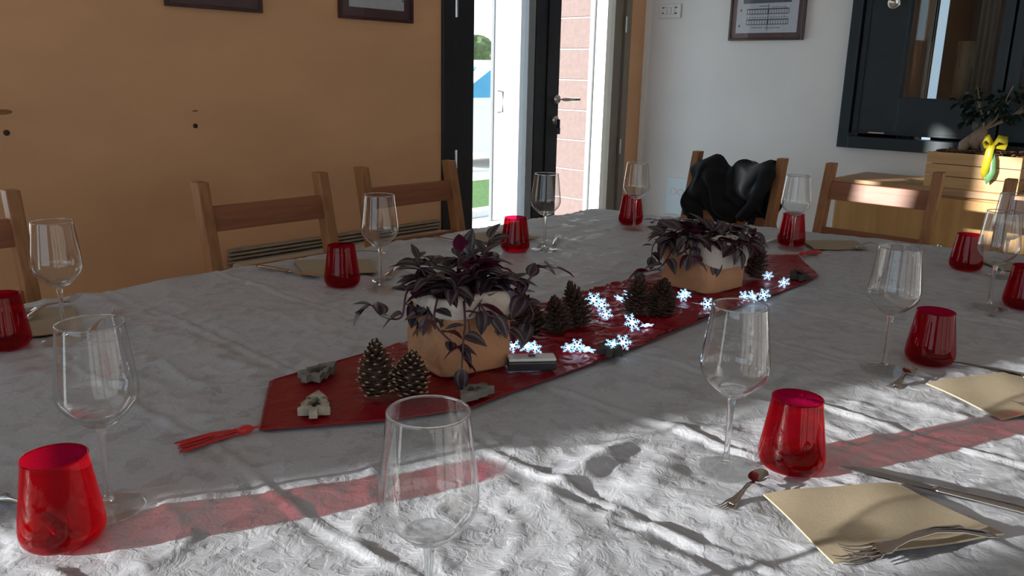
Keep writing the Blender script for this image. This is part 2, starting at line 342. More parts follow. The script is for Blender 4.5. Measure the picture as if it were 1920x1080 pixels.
l2 = leaf('b', 3.430, 4.208, .20, .085, M['black_metal'], M['lit_frame_metal'])
MB().box(3.52, 3.528, yb0 - .002, yb0 + .004, .02, DH).build('groove', P('groove_black', (.004, .004, .005), .5), l2)
for x, lf in ((2.833, l1), (4.21, l2)):
    for z in (.845, 1.555, 1.95, .2):
        MB().tube([(x, yb0 - .012, z - .045), (x, yb0 - .012, z + .045)], .008, 10).build('hinge', M['steel'], lf)
h = MB().lathe([(.001, .012), (.022, .012), (.024, 0)], 20).build('door_handle', M['steel'], l2, True, loc=(3.605, yb0, 1.128), rot=(PI / 2, 0, 0))
MB().tube([(0, 0, .01), (0, 0, .055), (.02, 0, .062), (.13, 0, .058)], [.009, .009, .0095, .008], 10).build('lever', M['steel'], h, True)
k = MB().lathe([(.001, .008), (.022, .008), (.024, 0)], 20).build('lock_plate', M['steel'], l2, True, loc=(3.60, yb0, 1.015), rot=(PI / 2, 0, 0))
MB().box(-.002, .002, -.045, .006, .01, .035).box(-.014, .014, -.075, -.04, .022, .028).build('key', M['plastic_dark'], k, bevel=.001, seg=1)

# ---------------------------------------------------------------- outside the door
gnd = tag(MB().box(X0 - 25, 40, Y1 + .16, 45, -.12, -.04).build('terrace_ground', M['terrace']), kind='structure')
tag(MB().box(X0 - 25, X0 - .16, -25, 3.1, -.12, -.04).build('yard_ground', M['terrace']), kind='structure')
gp = tag(MB().box(2.5, 16, 5.55, 7.3, -.04, -.02).build('lawn', M['grass']), 'green lawn strip beyond the white gate', 'grass', kind='stuff')
tag(MB().box(2.5, 16, 5.40, 5.54, -.04, .03).build('kerb', M['outwall'], bevel=.01, seg=1), kind='structure')
# white gate leaf with a pull handle
gt = empty('gate', (5.39, 5.2, -.04), 'white metal gate with slim pull handle outside the glazed door', 'gate', rz=math.radians(-53))
MB().box(0, .44, 0, .05, .02, 2.6).build('gate_panel', M['van_white'], gt, bevel=.004, seg=1)
MB().box(-.03, -.004, -.01, .06, 0, 2.6).build('gate_post', M['grey_and_lit_metal'], gt, bevel=.003, seg=1)
MB().tube([(.04, -.005, .97), (.04, -.045, .975), (.085, -.05, .98), (.085, -.05, 1.15), (.04, -.045, 1.155), (.04, -.005, 1.16)], .007, 8).build('handle', P('grey_handle', (.12, .12, .12), .4), gt, True)
# side wall of concrete blocks with white rendered part, right of the door
ww = tag(MB().box(5.69, 5.80, 4.34, 4.72, -.04, 3.0).build('wall_outer', M['mortar']), kind='structure')
for k in range(12):
    z = -.03 + k * .252
    MB().box(5.68, 5.86, 4.385, 4.74, z, z + .242).build('block', M['block'], ww, bevel=.006, seg=1)
tag(MB().box(5.66, 5.74, 4.335, 4.380, -.04, 3.0).build('trim_2', M['grey_and_lit_metal'], bevel=.004, seg=1), kind='structure')
tag(MB().box(5.68, 5.80, Y1 + .17, 4.33, -.04, 3.0).build('wall_outer_white', M['outwall']), kind='structure')
# unseen wall added to shade the door from the low sun
tag(MB().box(-2.15, -.35, 5.15, 5.30, -.04, 3.5).build('wall_sun_block', M['outwall']), kind='structure')
tag(MB().box(-2.6, -1.35, 3.95, 4.10, -.04, 1.75).build('wall_sun_block_low', M['outwall']), kind='structure')  # unseen low wall added to stop sun entering the low opening
# car beyond the lawn (only a sliver shows)
car = empty('car', (7.35, 8.2, -.04), 'white car with windows coloured by reflected sky beyond the lawn', 'car')
side = [(0, .30), (.05, .62), (.25, .80), (.62, .98), (1.25, 1.42), (1.7, 1.5), (2.9, 1.46), (3.5, 1.05), (3.95, .95), (4.05, .35), (3.6, .25), (.5, .25)]
vs = [(x - .2, y, z) for y in (0, 1.65) for x, z in side]; n = len(side)
MB().add(vs, [tuple(range(n)), tuple(range(n, 2 * n))[::-1]] + [(i, (i + 1) % n, n + (i + 1) % n, n + i) for i in range(n)]).build('car_body', M['van_white'], car, bevel=.03)
for yy in (-.006, 1.656):
    for q in ([(.42, yy, .99), (1.08, yy, 1.36), (1.55, yy, 1.42), (1.55, yy, .99)], [(1.62, yy, .99), (1.62, yy, 1.42), (2.65, yy, 1.38), (3.05, yy, 1.02)]):
        MB().add(q, [(0, 1, 2, 3)]).build('car_window', M['car_glass'], car)
MB().add([(.44, .1, 1.0), (.44, 1.55, 1.0), (1.0, 1.45, 1.40), (1.0, .2, 1.40)], [(0, 1, 2, 3)]).build('windscreen', M['car_glass'], car)
for x in (.62, 3.2):
    for y in (.02, 1.45):
        MB().lathe([(.001, 0), (.31, 0), (.33, .04), (.33, .14), (.31, .18), (.001, .18)], 24).build('wheel', M['tyre'], car, loc=(x - .2, y + .17, .33), rot=(PI / 2, 0, 0))
# tree far behind the car
tr = empty('tree', (21.0, 22.0, -.04), 'pale green garden tree far behind the white car', 'tree')
MB().tube([(0, 0, 0), (.1, 0, 1.0), (0, .1, 2.0)], [.16, .12, .08], 8).build('trunk', M['bark'], tr)
bm = bmesh.new(); bmesh.ops.create_icosphere(bm, subdivisions=4, radius=1.0)
for v in bm.verts: v.co = Vector((v.co.x * 1.3, v.co.y * 1.3, v.co.z * .95)) * (1 + .25 * math.sin(7 * v.co.x + 3 * v.co.z) * math.sin(6 * v.co.y + 2) + random.uniform(-.12, .12)) + Vector((0, 0, 1.75))
me = bpy.data.meshes.new('crown'); bm.to_mesh(me); bm.free(); link('crown', me, M['tree'], tr)

# ---------------------------------------------------------------- cushioned bench along the left wall
bn = empty('wall_bench', (1.60, 2.62, 0), 'low cream cushioned bench along the wooden wall behind the chairs', 'bench')
MB().box(0, 1.13, .03, .36, 0, .42).build('bench_base', M['cab'], bn, bevel=.004, seg=1)
MB().box(-.01, 1.13, 0, .33, .42, .515).build('cushion', M['cream'], bn, bevel=.018, seg=3)
for i in range(4): MB().box(0, 1.12, .352, .378, .500 + i * .016, .511 + i * .016).build('back_slat', P('taupe_slat', (.36, .29, .22), .7, noise=.2, nscale=30), bn, bevel=.004, seg=1)

# ---------------------------------------------------------------- table, cloth, runner
TX0, TY0, TY1 = -.16, .085, 1.94
def tx1(y): return 2.62 + (1.94 - y) * .2
tb = empty('dining_table', (0, 0, 0), 'large wooden dining table hidden under the white tablecloth', 'table')
MB().prism([(TX0 + .02, TY0 + .02), (tx1(TY0) - .02, TY0 + .02), (tx1(TY1) - .02, TY1 - .02), (TX0 + .02, TY1 - .02)], .70, .741).build('tabletop', M['cab'], tb)
for x, y in ((0, .22), (0, 1.8), (1.68, .22), (1.68, 1.8), (2.75, .22), (2.5, 1.8)):
    MB().box(x - .04, x + .04, y - .04, y + .04, 0, .70).build('leg', M['chair'], tb, bevel=.006, seg=1)

def vnoise(x, y, seed):
    rs = np.random.RandomState(seed); G = rs.rand(64, 64)
    xi = np.floor(x).astype(int); yi = np.floor(y).astype(int); fx = x - xi; fy = y - yi
    fx = fx * fx * (3 - 2 * fx); fy = fy * fy * (3 - 2 * fy)
    a = G[xi % 64, yi % 64]; b_ = G[(xi + 1) % 64, yi % 64]; c = G[xi % 64, (yi + 1) % 64]; d = G[(xi + 1) % 64, (yi + 1) % 64]
    return (a * (1 - fx) + b_ * fx) * (1 - fy) + (c * (1 - fx) + d * fx) * fy
def segd(X, Y, a, b_):
    ax0, ay0 = a; dx, dy = b_[0] - ax0, b_[1] - ay0; L2 = dx * dx + dy * dy
    t = np.clip(((X - ax0) * dx + (Y - ay0) * dy) / L2, 0, 1)
    px, py = ax0 + t * dx, ay0 + t * dy
    s = np.sign((X - px) * dy - (Y - py) * dx)
    return np.hypot(X - px, Y - py), t, s
FLAT = []   # (x, y, r): spots where things rest
def cloth_h(X, Y):
    wx = X + .05 * vnoise(X * 6, Y * 6, 11); wy = Y + .05 * vnoise(X * 6 + 9, Y * 6, 12)
    h = .0050 * (vnoise(wx * 5 + 3, wy * 5, 1) - .5)
    h += .0040 * (vnoise((wx + wy * .6) * 7, (wy - wx * .3) * 16, 2) - .5)
    for sd, s, am in ((3, 9, .0042), (4, 17, .0026), (5, 30, .0013)):
        n_ = vnoise(wx * s + 5, wy * s * 1.3, sd) - .5; h += am * (np.exp(-np.abs(n_) * 9) - .4)
    for k, x0 in enumerate((-.05, .235, .49, .745, .998, 1.25, 1.50, 1.76, 2.0, 2.26, 2.5)):     # pressed folds
        d = np.abs(X - x0 - .02 * (vnoise(Y * 4, Y * 0 + k, 20) - .5)); h += .0022 * np.exp(-(d / .006) ** 2) * (.4 + vnoise(Y * 5, Y * 0 + k, 21)) - .0016 * np.exp(-((d - .012) / .012) ** 2)
    for k, y0 in enumerate((.325, .60, .88, 1.45, 1.72)):
        d = np.abs(Y - y0 - .02 * (vnoise(X * 4, X * 0 + k, 22) - .5)); h += .0018 * np.exp(-(d / .006) ** 2) * (.3 + vnoise(X * 5, X * 0 + k, 23))
    for a, b_, am, wd in (((.940, .612), (.690, .585), .011, .022), ((.93, .53), (.74, .505), .007, .026), ((.98, .60), (1.06, .52), .005, .02),
                          ((.718, .592), (.772, .29), .0045, .007), ((.993, .603), (.998, .45), .004, .006), ((.62, .47), (.80, .43), .005, .02), ((1.18, .62), (1.5, .56), .005, .03),
                          ((1.35, .78), (1.62, .60), .004, .012), ((.2, 1.30), (.9, 1.42), .005, .02), ((.35, 1.62), (.95, 1.55), .005, .025), ((1.0, 1.35), (1.5, 1.5), .004, .02), ((1.7, .62), (2.3, .72), .004, .012), ((.44, 1.157), (.571, 1.093), .004, .012)):
        d, t, s = segd(X, Y, a, b_); h += am * np.exp(-(d / wd) ** 2) * np.sin(np.clip(t, .02, .98) * PI) ** .6
    return h
def flatten(h, X, Y):
    for x, y, r in FLAT:
        d = np.hypot(X - x, Y - y); k = np.clip((d - r) / .02, 0, 1); k = k * k * (3 - 2 * k); h = h * k + (-.0005) * (1 - k)
    return h

# positions of everything that rests on the cloth
WG = [  # x, y, label
    (.934, .466, 'wine glass in front of the bright red tumbler at right, foot in sunlight'),
    (1.496, .459, 'wine glass left of the dark red tumbler in the right-hand middle ground'),
    (.329, .928, 'wine glass behind the nearest red tumbler at far left front'),
    (1.195, 1.517, 'wine glass right of the red tumbler before the two left wall chairs'),
    (1.840, 1.558, 'wine glass standing in front of the door beside the bright red tumbler'),
    (2.337, 1.582, 'wine glass at the far table corner overlapping a red tumbler'),
    (2.427, 1.062, 'wine glass in front of the chair with the black jacket'),
    (2.121, .440, 'wine glass near the right edge in front of another wine glass'),
    (.430, .485, 'largest wine glass in the bottom centre, foot cut off by the frame'),
    (.525, 1.610, 'wine glass at the left with the wooden wall behind its bowl'),
    (2.500, .500, 'wine glass farthest right, partly hidden behind another wine glass')]
TG = [
    (.267, .893, 'nearest red glass tumbler, bottom left corner of the picture'),
    (1.003, .408, 'bright red sunlit tumbler casting a long pink shadow at right'),
    (1.600, .414, 'dark red tumbler right of a wine glass, above the second napkin'),
    (1.150, 1.606, 'dark red tumbler in front of the left wall chairs beside a tan napkin'),
    (1.766, 1.608, 'bright red tumbler in front of the glazed door'),
    (2.416, 1.652, 'small red tumbler at the far table corner by the door'),
    (2.485, 1.090, 'red tumbler in front of the black jacket chair'),
    (.435, 1.640, 'dark red tumbler cut by the left edge of the picture'),
    (2.183, .385, 'dark red tumbler cut by the right edge of the picture'),
    (2.535, .600, 'red tumbler behind the two overlapping wine glasses at far right')]
for x, y, _ in WG: FLAT.append((x, y, .045))
for x, y, _ in TG: FLAT.append((x, y, .045))
FLAT += [(1.6, 1.0, .0)]
xs = np.arange(TX0 - .22, 3.02 + .20, .0065); ys = np.arange(TY0 - .22, TY1 + .22, .0065)
Xg, Yg = np.meshgrid(xs, ys, indexing='ij')
xe = 2.62 + (1.94 - np.clip(Yg, TY0, TY1)) * .2
cx = np.clip(Xg, TX0, xe); cy = np.clip(Yg, TY0, TY1)
ox = Xg - cx; oy = Yg - cy
over = np.hypot(ox, oy)
hh = flatten(cloth_h(cx, cy), cx, cy)
# runner bed: keep the cloth low under the runner
rb = np.clip(1 - np.maximum(np.abs(cy - 1.0) - .155, 0) / .03, 0, 1) * np.clip((cx - .54) / .05, 0, 1) * np.clip((2.30 - cx) / .05, 0, 1)
hh = hh * (1 - rb) + (-.003) * rb
fold = .018 * np.sin(cx * 23 + cy * 31 + 2 * np.sin(cx * 7)) * np.clip(over / .2, 0, 1)
r0 = .012
un = np.where(over > 1e-6, over, 1)
dirx, diry = ox / un, oy / un
bend = np.minimum(over / r0, PI / 2)
outw = np.where(over > 0, r0 * np.sin(bend), 0) + np.where(over > r0 * PI / 2, fold + .02 * np.clip(over / .2, 0, 1), 0)
drop = np.where(over > 0, r0 * (1 - np.cos(bend)), 0) + np.maximum(over - r0 * PI / 2, 0)
Zc = .75 + hh - drop
V = np.stack([cx + dirx * outw, cy + diry * outw, Zc], -1).reshape(-1, 3)
nx, ny = Xg.shape
idx = np.arange(nx * ny).reshape(nx, ny)
Fq = np.stack([idx[:-1, :-1], idx[1:, :-1], idx[1:, 1:], idx[:-1, 1:]], -1).reshape(-1, 4)
def npmesh(V, Fq, name):
    me = bpy.data.meshes.new(name); me.vertices.add(len(V)); me.vertices.foreach_set('co', V.astype(np.float32).ravel())
    me.loops.add(Fq.size); me.loops.foreach_set('vertex_index', Fq.astype(np.int32).ravel())
    me.polygons.add(len(Fq)); me.polygons.foreach_set('loop_start', np.arange(0, Fq.size, 4, dtype=np.int32))
    me.update(calc_edges=True); me.validate(); return me
tag(link('tablecloth', npmesh(V, Fq, 'tablecloth'), M['cloth'], None, True), 'white damask tablecloth with leaf pattern and fold creases', 'tablecloth')

# runner with pointed ends
def r_half(x):    # half-width limits along x
    a = np.interp(x, [.565, .678, .80, 2.05, 2.16, 2.34], [0, .157, .157, .157, .157, 0]);
    b_ = np.interp(x, [.565, .72, .83, 2.05, 2.13, 2.34], [0, .105, .157, .157, .152, 0]); return a, b_
rx = np.linspace(.565, 2.34, 760); rt = np.linspace(-1, 1, 140)
RX, RT = np.meshgrid(rx, rt, indexing='ij'); up, dn_ = r_half(RX)
RY = 1.0 + np.where(RT > 0, RT * up, RT * dn_) + .004 * np.sin(RX * 9)
crk = np.clip((RX - 1.0) / .2, .15, 1) * np.clip((1.95 - RX) / .3, .5, 1)
rdg = lambda n_: (1 - np.abs(2 * n_ - 1)) ** 2
RZ = .7515 + .0016 * vnoise(RX * 12, RY * 12, 31) + crk * .0060 * rdg(vnoise(RX * 26 + vnoise(RX * 10, RY * 10, 33) * 3, RY * 22, 32)) + crk * .0045 * rdg(vnoise(RX * 60 + RY * 30, RY * 50, 35)) + .003 * np.exp(-((RX - .95) / .02) ** 2)
Vr = np.stack([RX, RY, RZ], -1).reshape(-1, 3); Vr2 = Vr.copy(); nx, ny = RX.shape; idx = np.arange(nx * ny).reshape(nx, ny)
Fr = np.stack([idx[:-1, :-1], idx[1:, :-1], idx[1:, 1:], idx[:-1, 1:]], -1).reshape(-1, 4)
run = tag(link('table_runner', npmesh(Vr, Fr, 'table_runner'), M['satin'], None, True), 'crinkled dark red satin runner with pointed tasselled ends down the table', 'runner')
def tassel(a, b_, name='tassel'):
    a, b_ = Vector(a), Vector(b_); d = (b_ - a); t = MB()
    t.tube([a + d * k for k in (0, .05, .1)], [.0015, .0015, .0015], 6)
    t.tube([a + d * k for k in (.08, .13, .2, .26, .3)], [.002, .006, .0075, .006, .004], 10)
    for i in range(46):
        an = random.uniform(0, 2 * PI); q = random.uniform(0, 1); n1 = Vector((-d.y, d.x, 0)).normalized()
        o1 = n1 * math.cos(an) * .005 + Vector((0, 0, .0035 * math.sin(an))); o2 = n1 * math.cos(an) * (.012 + .004 * q) + Vector((0, 0, .004 * math.sin(an) - .002))
        t.tube([a + d * .28 + o1, a + d * .6 + (o1 + o2) / 2 + Vector((0, 0, random.uniform(0, .003))), a + d * random.uniform(.9, 1.02) + o2], [.0009, .001, .0007], 4)
    return t.build(name, M['tassel'], run)
tassel((.568, 1.0, .757), (.455, 1.018, .757))
tassel((2.335, 1.0, .757), (2.43, .975, .757))
# thin hem along the runner
for s_ in (1, -1):
    pts = []
    for x in np.linspace(.565, 2.34, 60):
        u_, d_ = r_half(x); pts.append((x, 1.0 + (u_ if s_ > 0 else -d_) + .004 * math.sin(x * 9), .7535))
    MB().tube(pts, .0014, 5).build('hem', M['satin'], run)

# ---------------------------------------------------------------- glasses
def wine_proto():
    r = empty('wine_glass', (0, 0, .7505), 'x', 'wine glass', 'clear stemmed wine glasses')
    prof = [(.0345, .2250), (.0352, .2235), (.0372, .206), (.0400, .182), (.0425, .160), (.0437, .147), (.0428, .139), (.0390, .1300), (.0320, .1215), (.0240, .1140), (.0155, .1078), (.0080, .1045), (.0005, .1035)]
    # smooth the profile
    def cr(ps, k=4):
        out = []
        for i in range(len(ps) - 1):
            p0, p1, p2, p3 = ps[max(i - 1, 0)], ps[i], ps[i + 1], ps[min(i + 2, len(ps) - 1)]
            for j in range(k):
                t = j / k; out.append(tuple(.5 * (2 * p1[q] + (p2[q] - p0[q]) * t + (2 * p0[q] - 5 * p1[q] + 4 * p2[q] - p3[q]) * t * t + (3 * p1[q] - p0[q] - 3 * p2[q] + p3[q]) * t ** 3) for q in (0, 1)))
        return out + [ps[-1]]
    outer = cr(prof)
    MB().lathe(outer, 64).build('bowl', M['wine'], r, True)
    MB().lathe([(.0345 + .0010 * math.cos(a), .2250 + .0010 * math.sin(a)) for a in np.linspace(0, 2 * PI, 9)], 64).build('rim', M['stemg'], r, True)
    st = cr([(.0004, .1042), (.0050, .1035), (.0055, .098), (.0045, .092), (.0040, .080), (.0037, .060), (.0037, .035), (.0045, .018), (.0075, .009), (.013, .0058)], 3) + [(.025, .0042), (.038, .0026), (.0402, .0017), (.0398, .0006), (.036, .0004), (.0004, .0004)]
    k_ = next(i for i, q in enumerate(st) if q[1] < .0095)
    MB().lathe([(.0004, .1090), (.008, .1096), (.015, .1120), (.0205, .1145), (.0232, .1120), (.0162, .1063), (.0080, .1038), (.0004, .1036)], 40, close=True).build('bowl_base', M['solid'], r, True)
    MB().lathe(st[:k_], 32, close=True).build('stem', M['stemg'], r, True)
    MB().lathe(st[k_:], 48, close=True).build('foot', M['solid'], r, True)
    return r
def tumbler_proto():
    r = empty('tumbler', (0, 0, .7505), 'x', 'tumbler', 'red glass tumblers')
    out = [(.0322, .0985), (.0336, .088), (.0362, .070), (.0388, .052), (.0412, .036), (.0428, .024), (.0430, .017), (.0415, .010), (.0375, .0045), (.031, .0014), (.022, .0006), (.0005, .0006)]
    MB().lathe(out, 64).build('glass_wall', M['red'], r, True)
    MB().lathe([(.0005, .0085), (.020, .0078), (.030, .0086), (.0365, .0125), (.0395, .0185)], 48).build('inner_base', M['red'], r, True)
    MB().lathe([(.0322 + .0009 * math.cos(a), .0987 + .0009 * math.sin(a)) for a in np.linspace(0, 2 * PI, 9)], 64).build('rim', M['red'], r, True)
    return r
wp = wine_proto()
for i, (x, y, lab) in enumerate(WG):
    if i == 0: wp.location = (x, y, .7505); wp['label'] = lab
    else: dup(wp, (x, y, .7505), i * .7, lab)
tp = tumbler_proto()
for i, (x, y, lab) in enumerate(TG):
    if i == 0: tp.location = (x, y, .7505); tp['label'] = lab
    else: dup(tp, (x, y, .7505), i * .9, lab)

# ---------------------------------------------------------------- napkins
def napkin(q, label, z=.7545, arch=.004):
    a, b_, c, d = [Vector((p[0], p[1], 0)) for p in q]; n_ = 22; vs = []
    for lay in (1, 0):
        for i in range(n_ + 1):
            for j in range(n_ + 1):
                s, t = i / n_, j / n_; p = (a * (1 - s) + b_ * s) * (1 - t) + (d * (1 - s) + c * s) * t
                zz = z + lay * .0022 + arch * math.sin(PI * s) * (.5 + .5 * math.sin(t * 5 + 1)) + .0012 * math.sin(9 * s + 5 * t)
                vs.append((p.x, p.y, zz))
    K = (n_ + 1) ** 2; fs = []
    g_ = lambda i, j, l: l * K + i * (n_ + 1) + j
    for i in range(n_):
        for j in range(n_):
            fs.append((g_(i, j, 0), g_(i + 1, j, 0), g_(i + 1, j + 1, 0), g_(i, j + 1, 0))); fs.append((g_(i, j, 1), g_(i, j + 1, 1), g_(i + 1, j + 1, 1), g_(i + 1, j, 1)))
    for i in range(n_):
        for (p0, p1) in (((i, 0), (i + 1, 0)), ((i + 1, n_), (i, n_)), ((0, i + 1), (0, i)), ((n_, i), (n_, i + 1))):
            fs.append((g_(*p0, 0), g_(*p0, 1), g_(*p1, 1), g_(*p1, 0)))
    o = MB().add(vs, fs).build('napkin', M['napkin'], None, True); smooth_by_angle(o, 50)
    return tag(o, label, 'napkin', 'folded tan napkins')
napkin([(.897, .394), (1.046, .285), (1.005, .155), (.812, .272)], 'nearest tan napkin at the lower right with two forks lying across it')
napkin([(1.462, .377), (1.635, .285), (1.59, .14), (1.385, .243)], 'tan napkin cut by the right edge below the dark red tumbler')
napkin([(1.204, 1.900), (1.130, 1.739), (1.283, 1.639), (1.371, 1.780)], 'tan napkin behind the red tumbler by the left wall chairs')
napkin([(.45, 1.900), (.42, 1.692), (.569, 1.631), (.615, 1.830)], 'tan napkin behind the leftmost wine glass')
napkin([(1.80, 1.87), (1.77, 1.74), (1.95, 1.67), (1.98, 1.82)], 'tan napkin behind the tumbler in front of the door')
napkin([(2.552, 1.089), (2.459, 1.004), (2.588, .888), (2.70, .975)], 'tan napkin at the far end right of the jacket chair tumbler')
napkin([(2.66, .60), (2.58, .52), (2.68, .36), (2.78, .42)], 'tan napkin at the far right end beyond the overlapping glasses')

# ---------------------------------------------------------------- cutlery (modelled along +x, origin at the middle underneath)
def strip(pts, n=8):
    """pts: (x, z, halfwidth, halfthick) -> rounded bar"""
    vs = []
    for x, z, w_, t in pts:
        for j in range(n): an = 2 * PI * j / n; vs.append((x, w_ * math.cos(an), z + t * math.sin(an)))
    k = len(pts); fs = [(i * n + j, i * n + (j + 1) % n, (i + 1) * n + (j + 1) % n, (i + 1) * n + j) for i in range(k - 1) for j in range(n)] + [tuple(range(n))[::-1], tuple(range((k - 1) * n, k * n))]
    return vs, fs
def fork_proto(arch=.012, Lh=.11, nm='fork'):
    r = empty(nm, (0, 0, .76), 'x', 'fork', 'steel forks')
    MB().add(*strip([(-Lh, .004, .0085, .0012), (-Lh + .012, .006, .0095, .0016), (-Lh * .6, .004 + arch * .8, .0060, .0018), (-Lh * .3, .004 + arch, .0034, .0019), (0, .004 + arch * .55, .0036, .0018), (.018, .007, .0075, .0014), (.028, .004, .0118, .0011), (.038, .0032, .0118, .001)], 10)).build('handle', M['cutlery'], r, True)
    for k in range(4):
        y = -.0096 + k * .0064
        MB().add(*strip([(.034, .0033, .0016, .001), (.050, .0022, .0014, .0009), (.066, .0038, .0012, .0009), (.082, .0095, .0006, .0005)], 6)).build('tine', M['cutlery'], r, True).location = (0, y, 0)
    return r
def spoon_proto():
    r = empty('spoon', (0, 0, .76), 'x', 'spoon', 'steel spoons')
    MB().add(*strip([(-.10, .004, .0085, .0012), (-.088, .006, .0095, .0016), (-.06, .011, .0060, .0018), (-.03, .012, .0034, .0019), (0, .010, .0032, .0018), (.012, .008, .0040, .0015)], 10)).build('handle', M['cutlery'], r, True)
    vs, fs = [], []; n_ = 20; rings = 6
    for i in range(rings + 1):
        for j in range(n_):
            a = 2 * PI * j / n_; q = i / rings; x = .036 + .028 * q * math.cos(a); y = .019 * q * math.sin(a) * (1 - .15 * math.cos(a)); vs.append((x, y, .0015 + .0075 * q * q))
    fs = [(i * n_ + j, i * n_ + (j + 1) % n_, (i + 1) * n_ + (j + 1) % n_, (i + 1) * n_ + j) for i in range(rings) for j in range(n_)]
    MB().add(vs, fs).build('spoon_bowl', M['cutlery'], r, True)
    return r
def knife_proto():
    r = empty('knife', (0, 0, .756), 'x', 'knife', 'steel table knives')
    o = MB().add(*strip([(-.11, .0045, .0080, .0035), (-.10, .005, .0090, .0042), (-.05, .005, .0078, .0040), (0, .005, .0070, .0038), (.006, .005, .0060, .003)], 10)).build('handle', M['cutlery'], r, True)
    poly = [(.004, -.0055), (.02, -.0085), (.07, -.0090), (.10, -.0070), (.115, .000), (.118, .0055), (.10, .0062), (.004, .0055)]
    MB().prism(poly, .0040, .0056).build('blade', M['cutlery'], r)
    return r
def place(o, x, y, z, deg, pitch=0, roll=0, s=1):
    o.location = (x, y, z); o.rotation_euler = (math.radians(roll), math.radians(pitch), math.radians(deg)); o.scale = (s, s, s)
fk, sp, kf = fork_proto(), spoon_proto(), knife_proto()
FORKS = [  # x,y,z, heading of the tines (deg), pitch, scale, label
    (.885, .222, .7625, 146, 0, 1, 'fork lying tines left on the nearest napkin, upper of the crossed pair'),
    (.872, .232, .7600, 152, 4, .9, 'fork lying under the upper fork on the nearest napkin'),
    (1.50, .195, .7620, 150, 0, 1, 'fork on the napkin cut by the right edge'),
    (1.340, 1.632, .7530, 38, 0, .85, 'fork with raised tines right of the wine glass by the left wall chairs'),
    (1.965, 1.615, .7530, 35, 0, .85, 'fork behind the wine glass in front of the door'),
    (.625, 1.668, .7530, 48, 0, .85, 'fork right of the leftmost wine glass foot'),
    (.585, 1.82, .7600, 38, 0, .9, 'fork on the napkin behind the leftmost wine glass'),
    (2.58, .905, .7580, 170, 0, .8, 'fork on the far end napkin right of the jacket chair'),
    (.250, 1.00, .7530, 100, 0, 1, 'fork cut by the left edge beside the nearest red tumbler')]
for i, f_ in enumerate(FORKS):
    o = fk if i == 0 else dup(fk, (0, 0, 0), 0, f_[6]); o['label'] = f_[6]; place(o, f_[0], f_[1], f_[2], f_[3], f_[4], 0, f_[5])
# small arched dessert forks, tines to the left
df = fork_proto(.020, .075, 'dessert_fork')
DF = [(.873, .412, .7530, 176, 'small arched dessert fork left of the nearest napkin'),
      (1.440, .412, .7530, 176, 'small arched dessert fork left of the napkin at the right edge'),
      (2.060, .412, .7530, 176, 'small arched dessert fork under the right-hand overlapping wine glasses')]
for i, f_ in enumerate(DF):
    o = df if i == 0 else dup(df, (0, 0, 0), 0, f_[4]); o['label'] = f_[4]; o['group'] = 'small dessert forks'; place(o, *f_[:4], 0, 0, .62 if i < 2 else .55)
SPN = [(.905, .414, .7560, 4, .62, 'small spoon with red reflections beside the nearest napkin corner'),
       (1.472, .412, .7560, 4, .62, 'small spoon beside the corner of the right-edge napkin'),
       (1.245, 1.575, .7530, 215, .8, 'spoon at the foot of the wine glass by the left wall chairs'),
       (1.355, 1.84, .7600, 140, .9, 'spoon lying on the napkin behind the red tumbler by the left wall'),
       (1.880, 1.60, .7530, 205, .7, 'spoon at the foot of the wine glass before the door'),
       (.49, 1.80, .7600, 20, .9, 'spoon on the napkin at the left edge of the picture')]
for i, f_ in enumerate(SPN):
    o = sp if i == 0 else dup(sp, (0, 0, 0), 0, f_[5]); o['label'] = f_[5]; place(o, f_[0], f_[1], f_[2], f_[3], -6 if i < 2 else 0, 0, f_[4])
KN = [(1.060, .240, .7540, -79 + 180, 'knife beside the nearest napkin pointing to the red tumbler'),
      (1.620, .262, .7535, -86 + 180, 'dark knife above the napkin at the right edge'),
      (1.125, 1.790, .7530, -75, 'knife left of the tumbler by the left wall chairs'),
      (1.709, 1.785, .7530, -88, 'knife left of the tumbler in front of the door'),
      (2.55, 1.16, .7530, 185, 'knife at the far end beside the jacket chair tumbler'),
      (.385, 1.75, .7530, -80, 'knife at the left picture edge behind the dark tumbler')]
for i, f_ in enumerate(KN):
    o = kf if i == 0 else dup(kf, (0, 0, 0), 0, f_[4]); o['label'] = f_[4]; place(o, f_[0], f_[1], f_[2], f_[3])

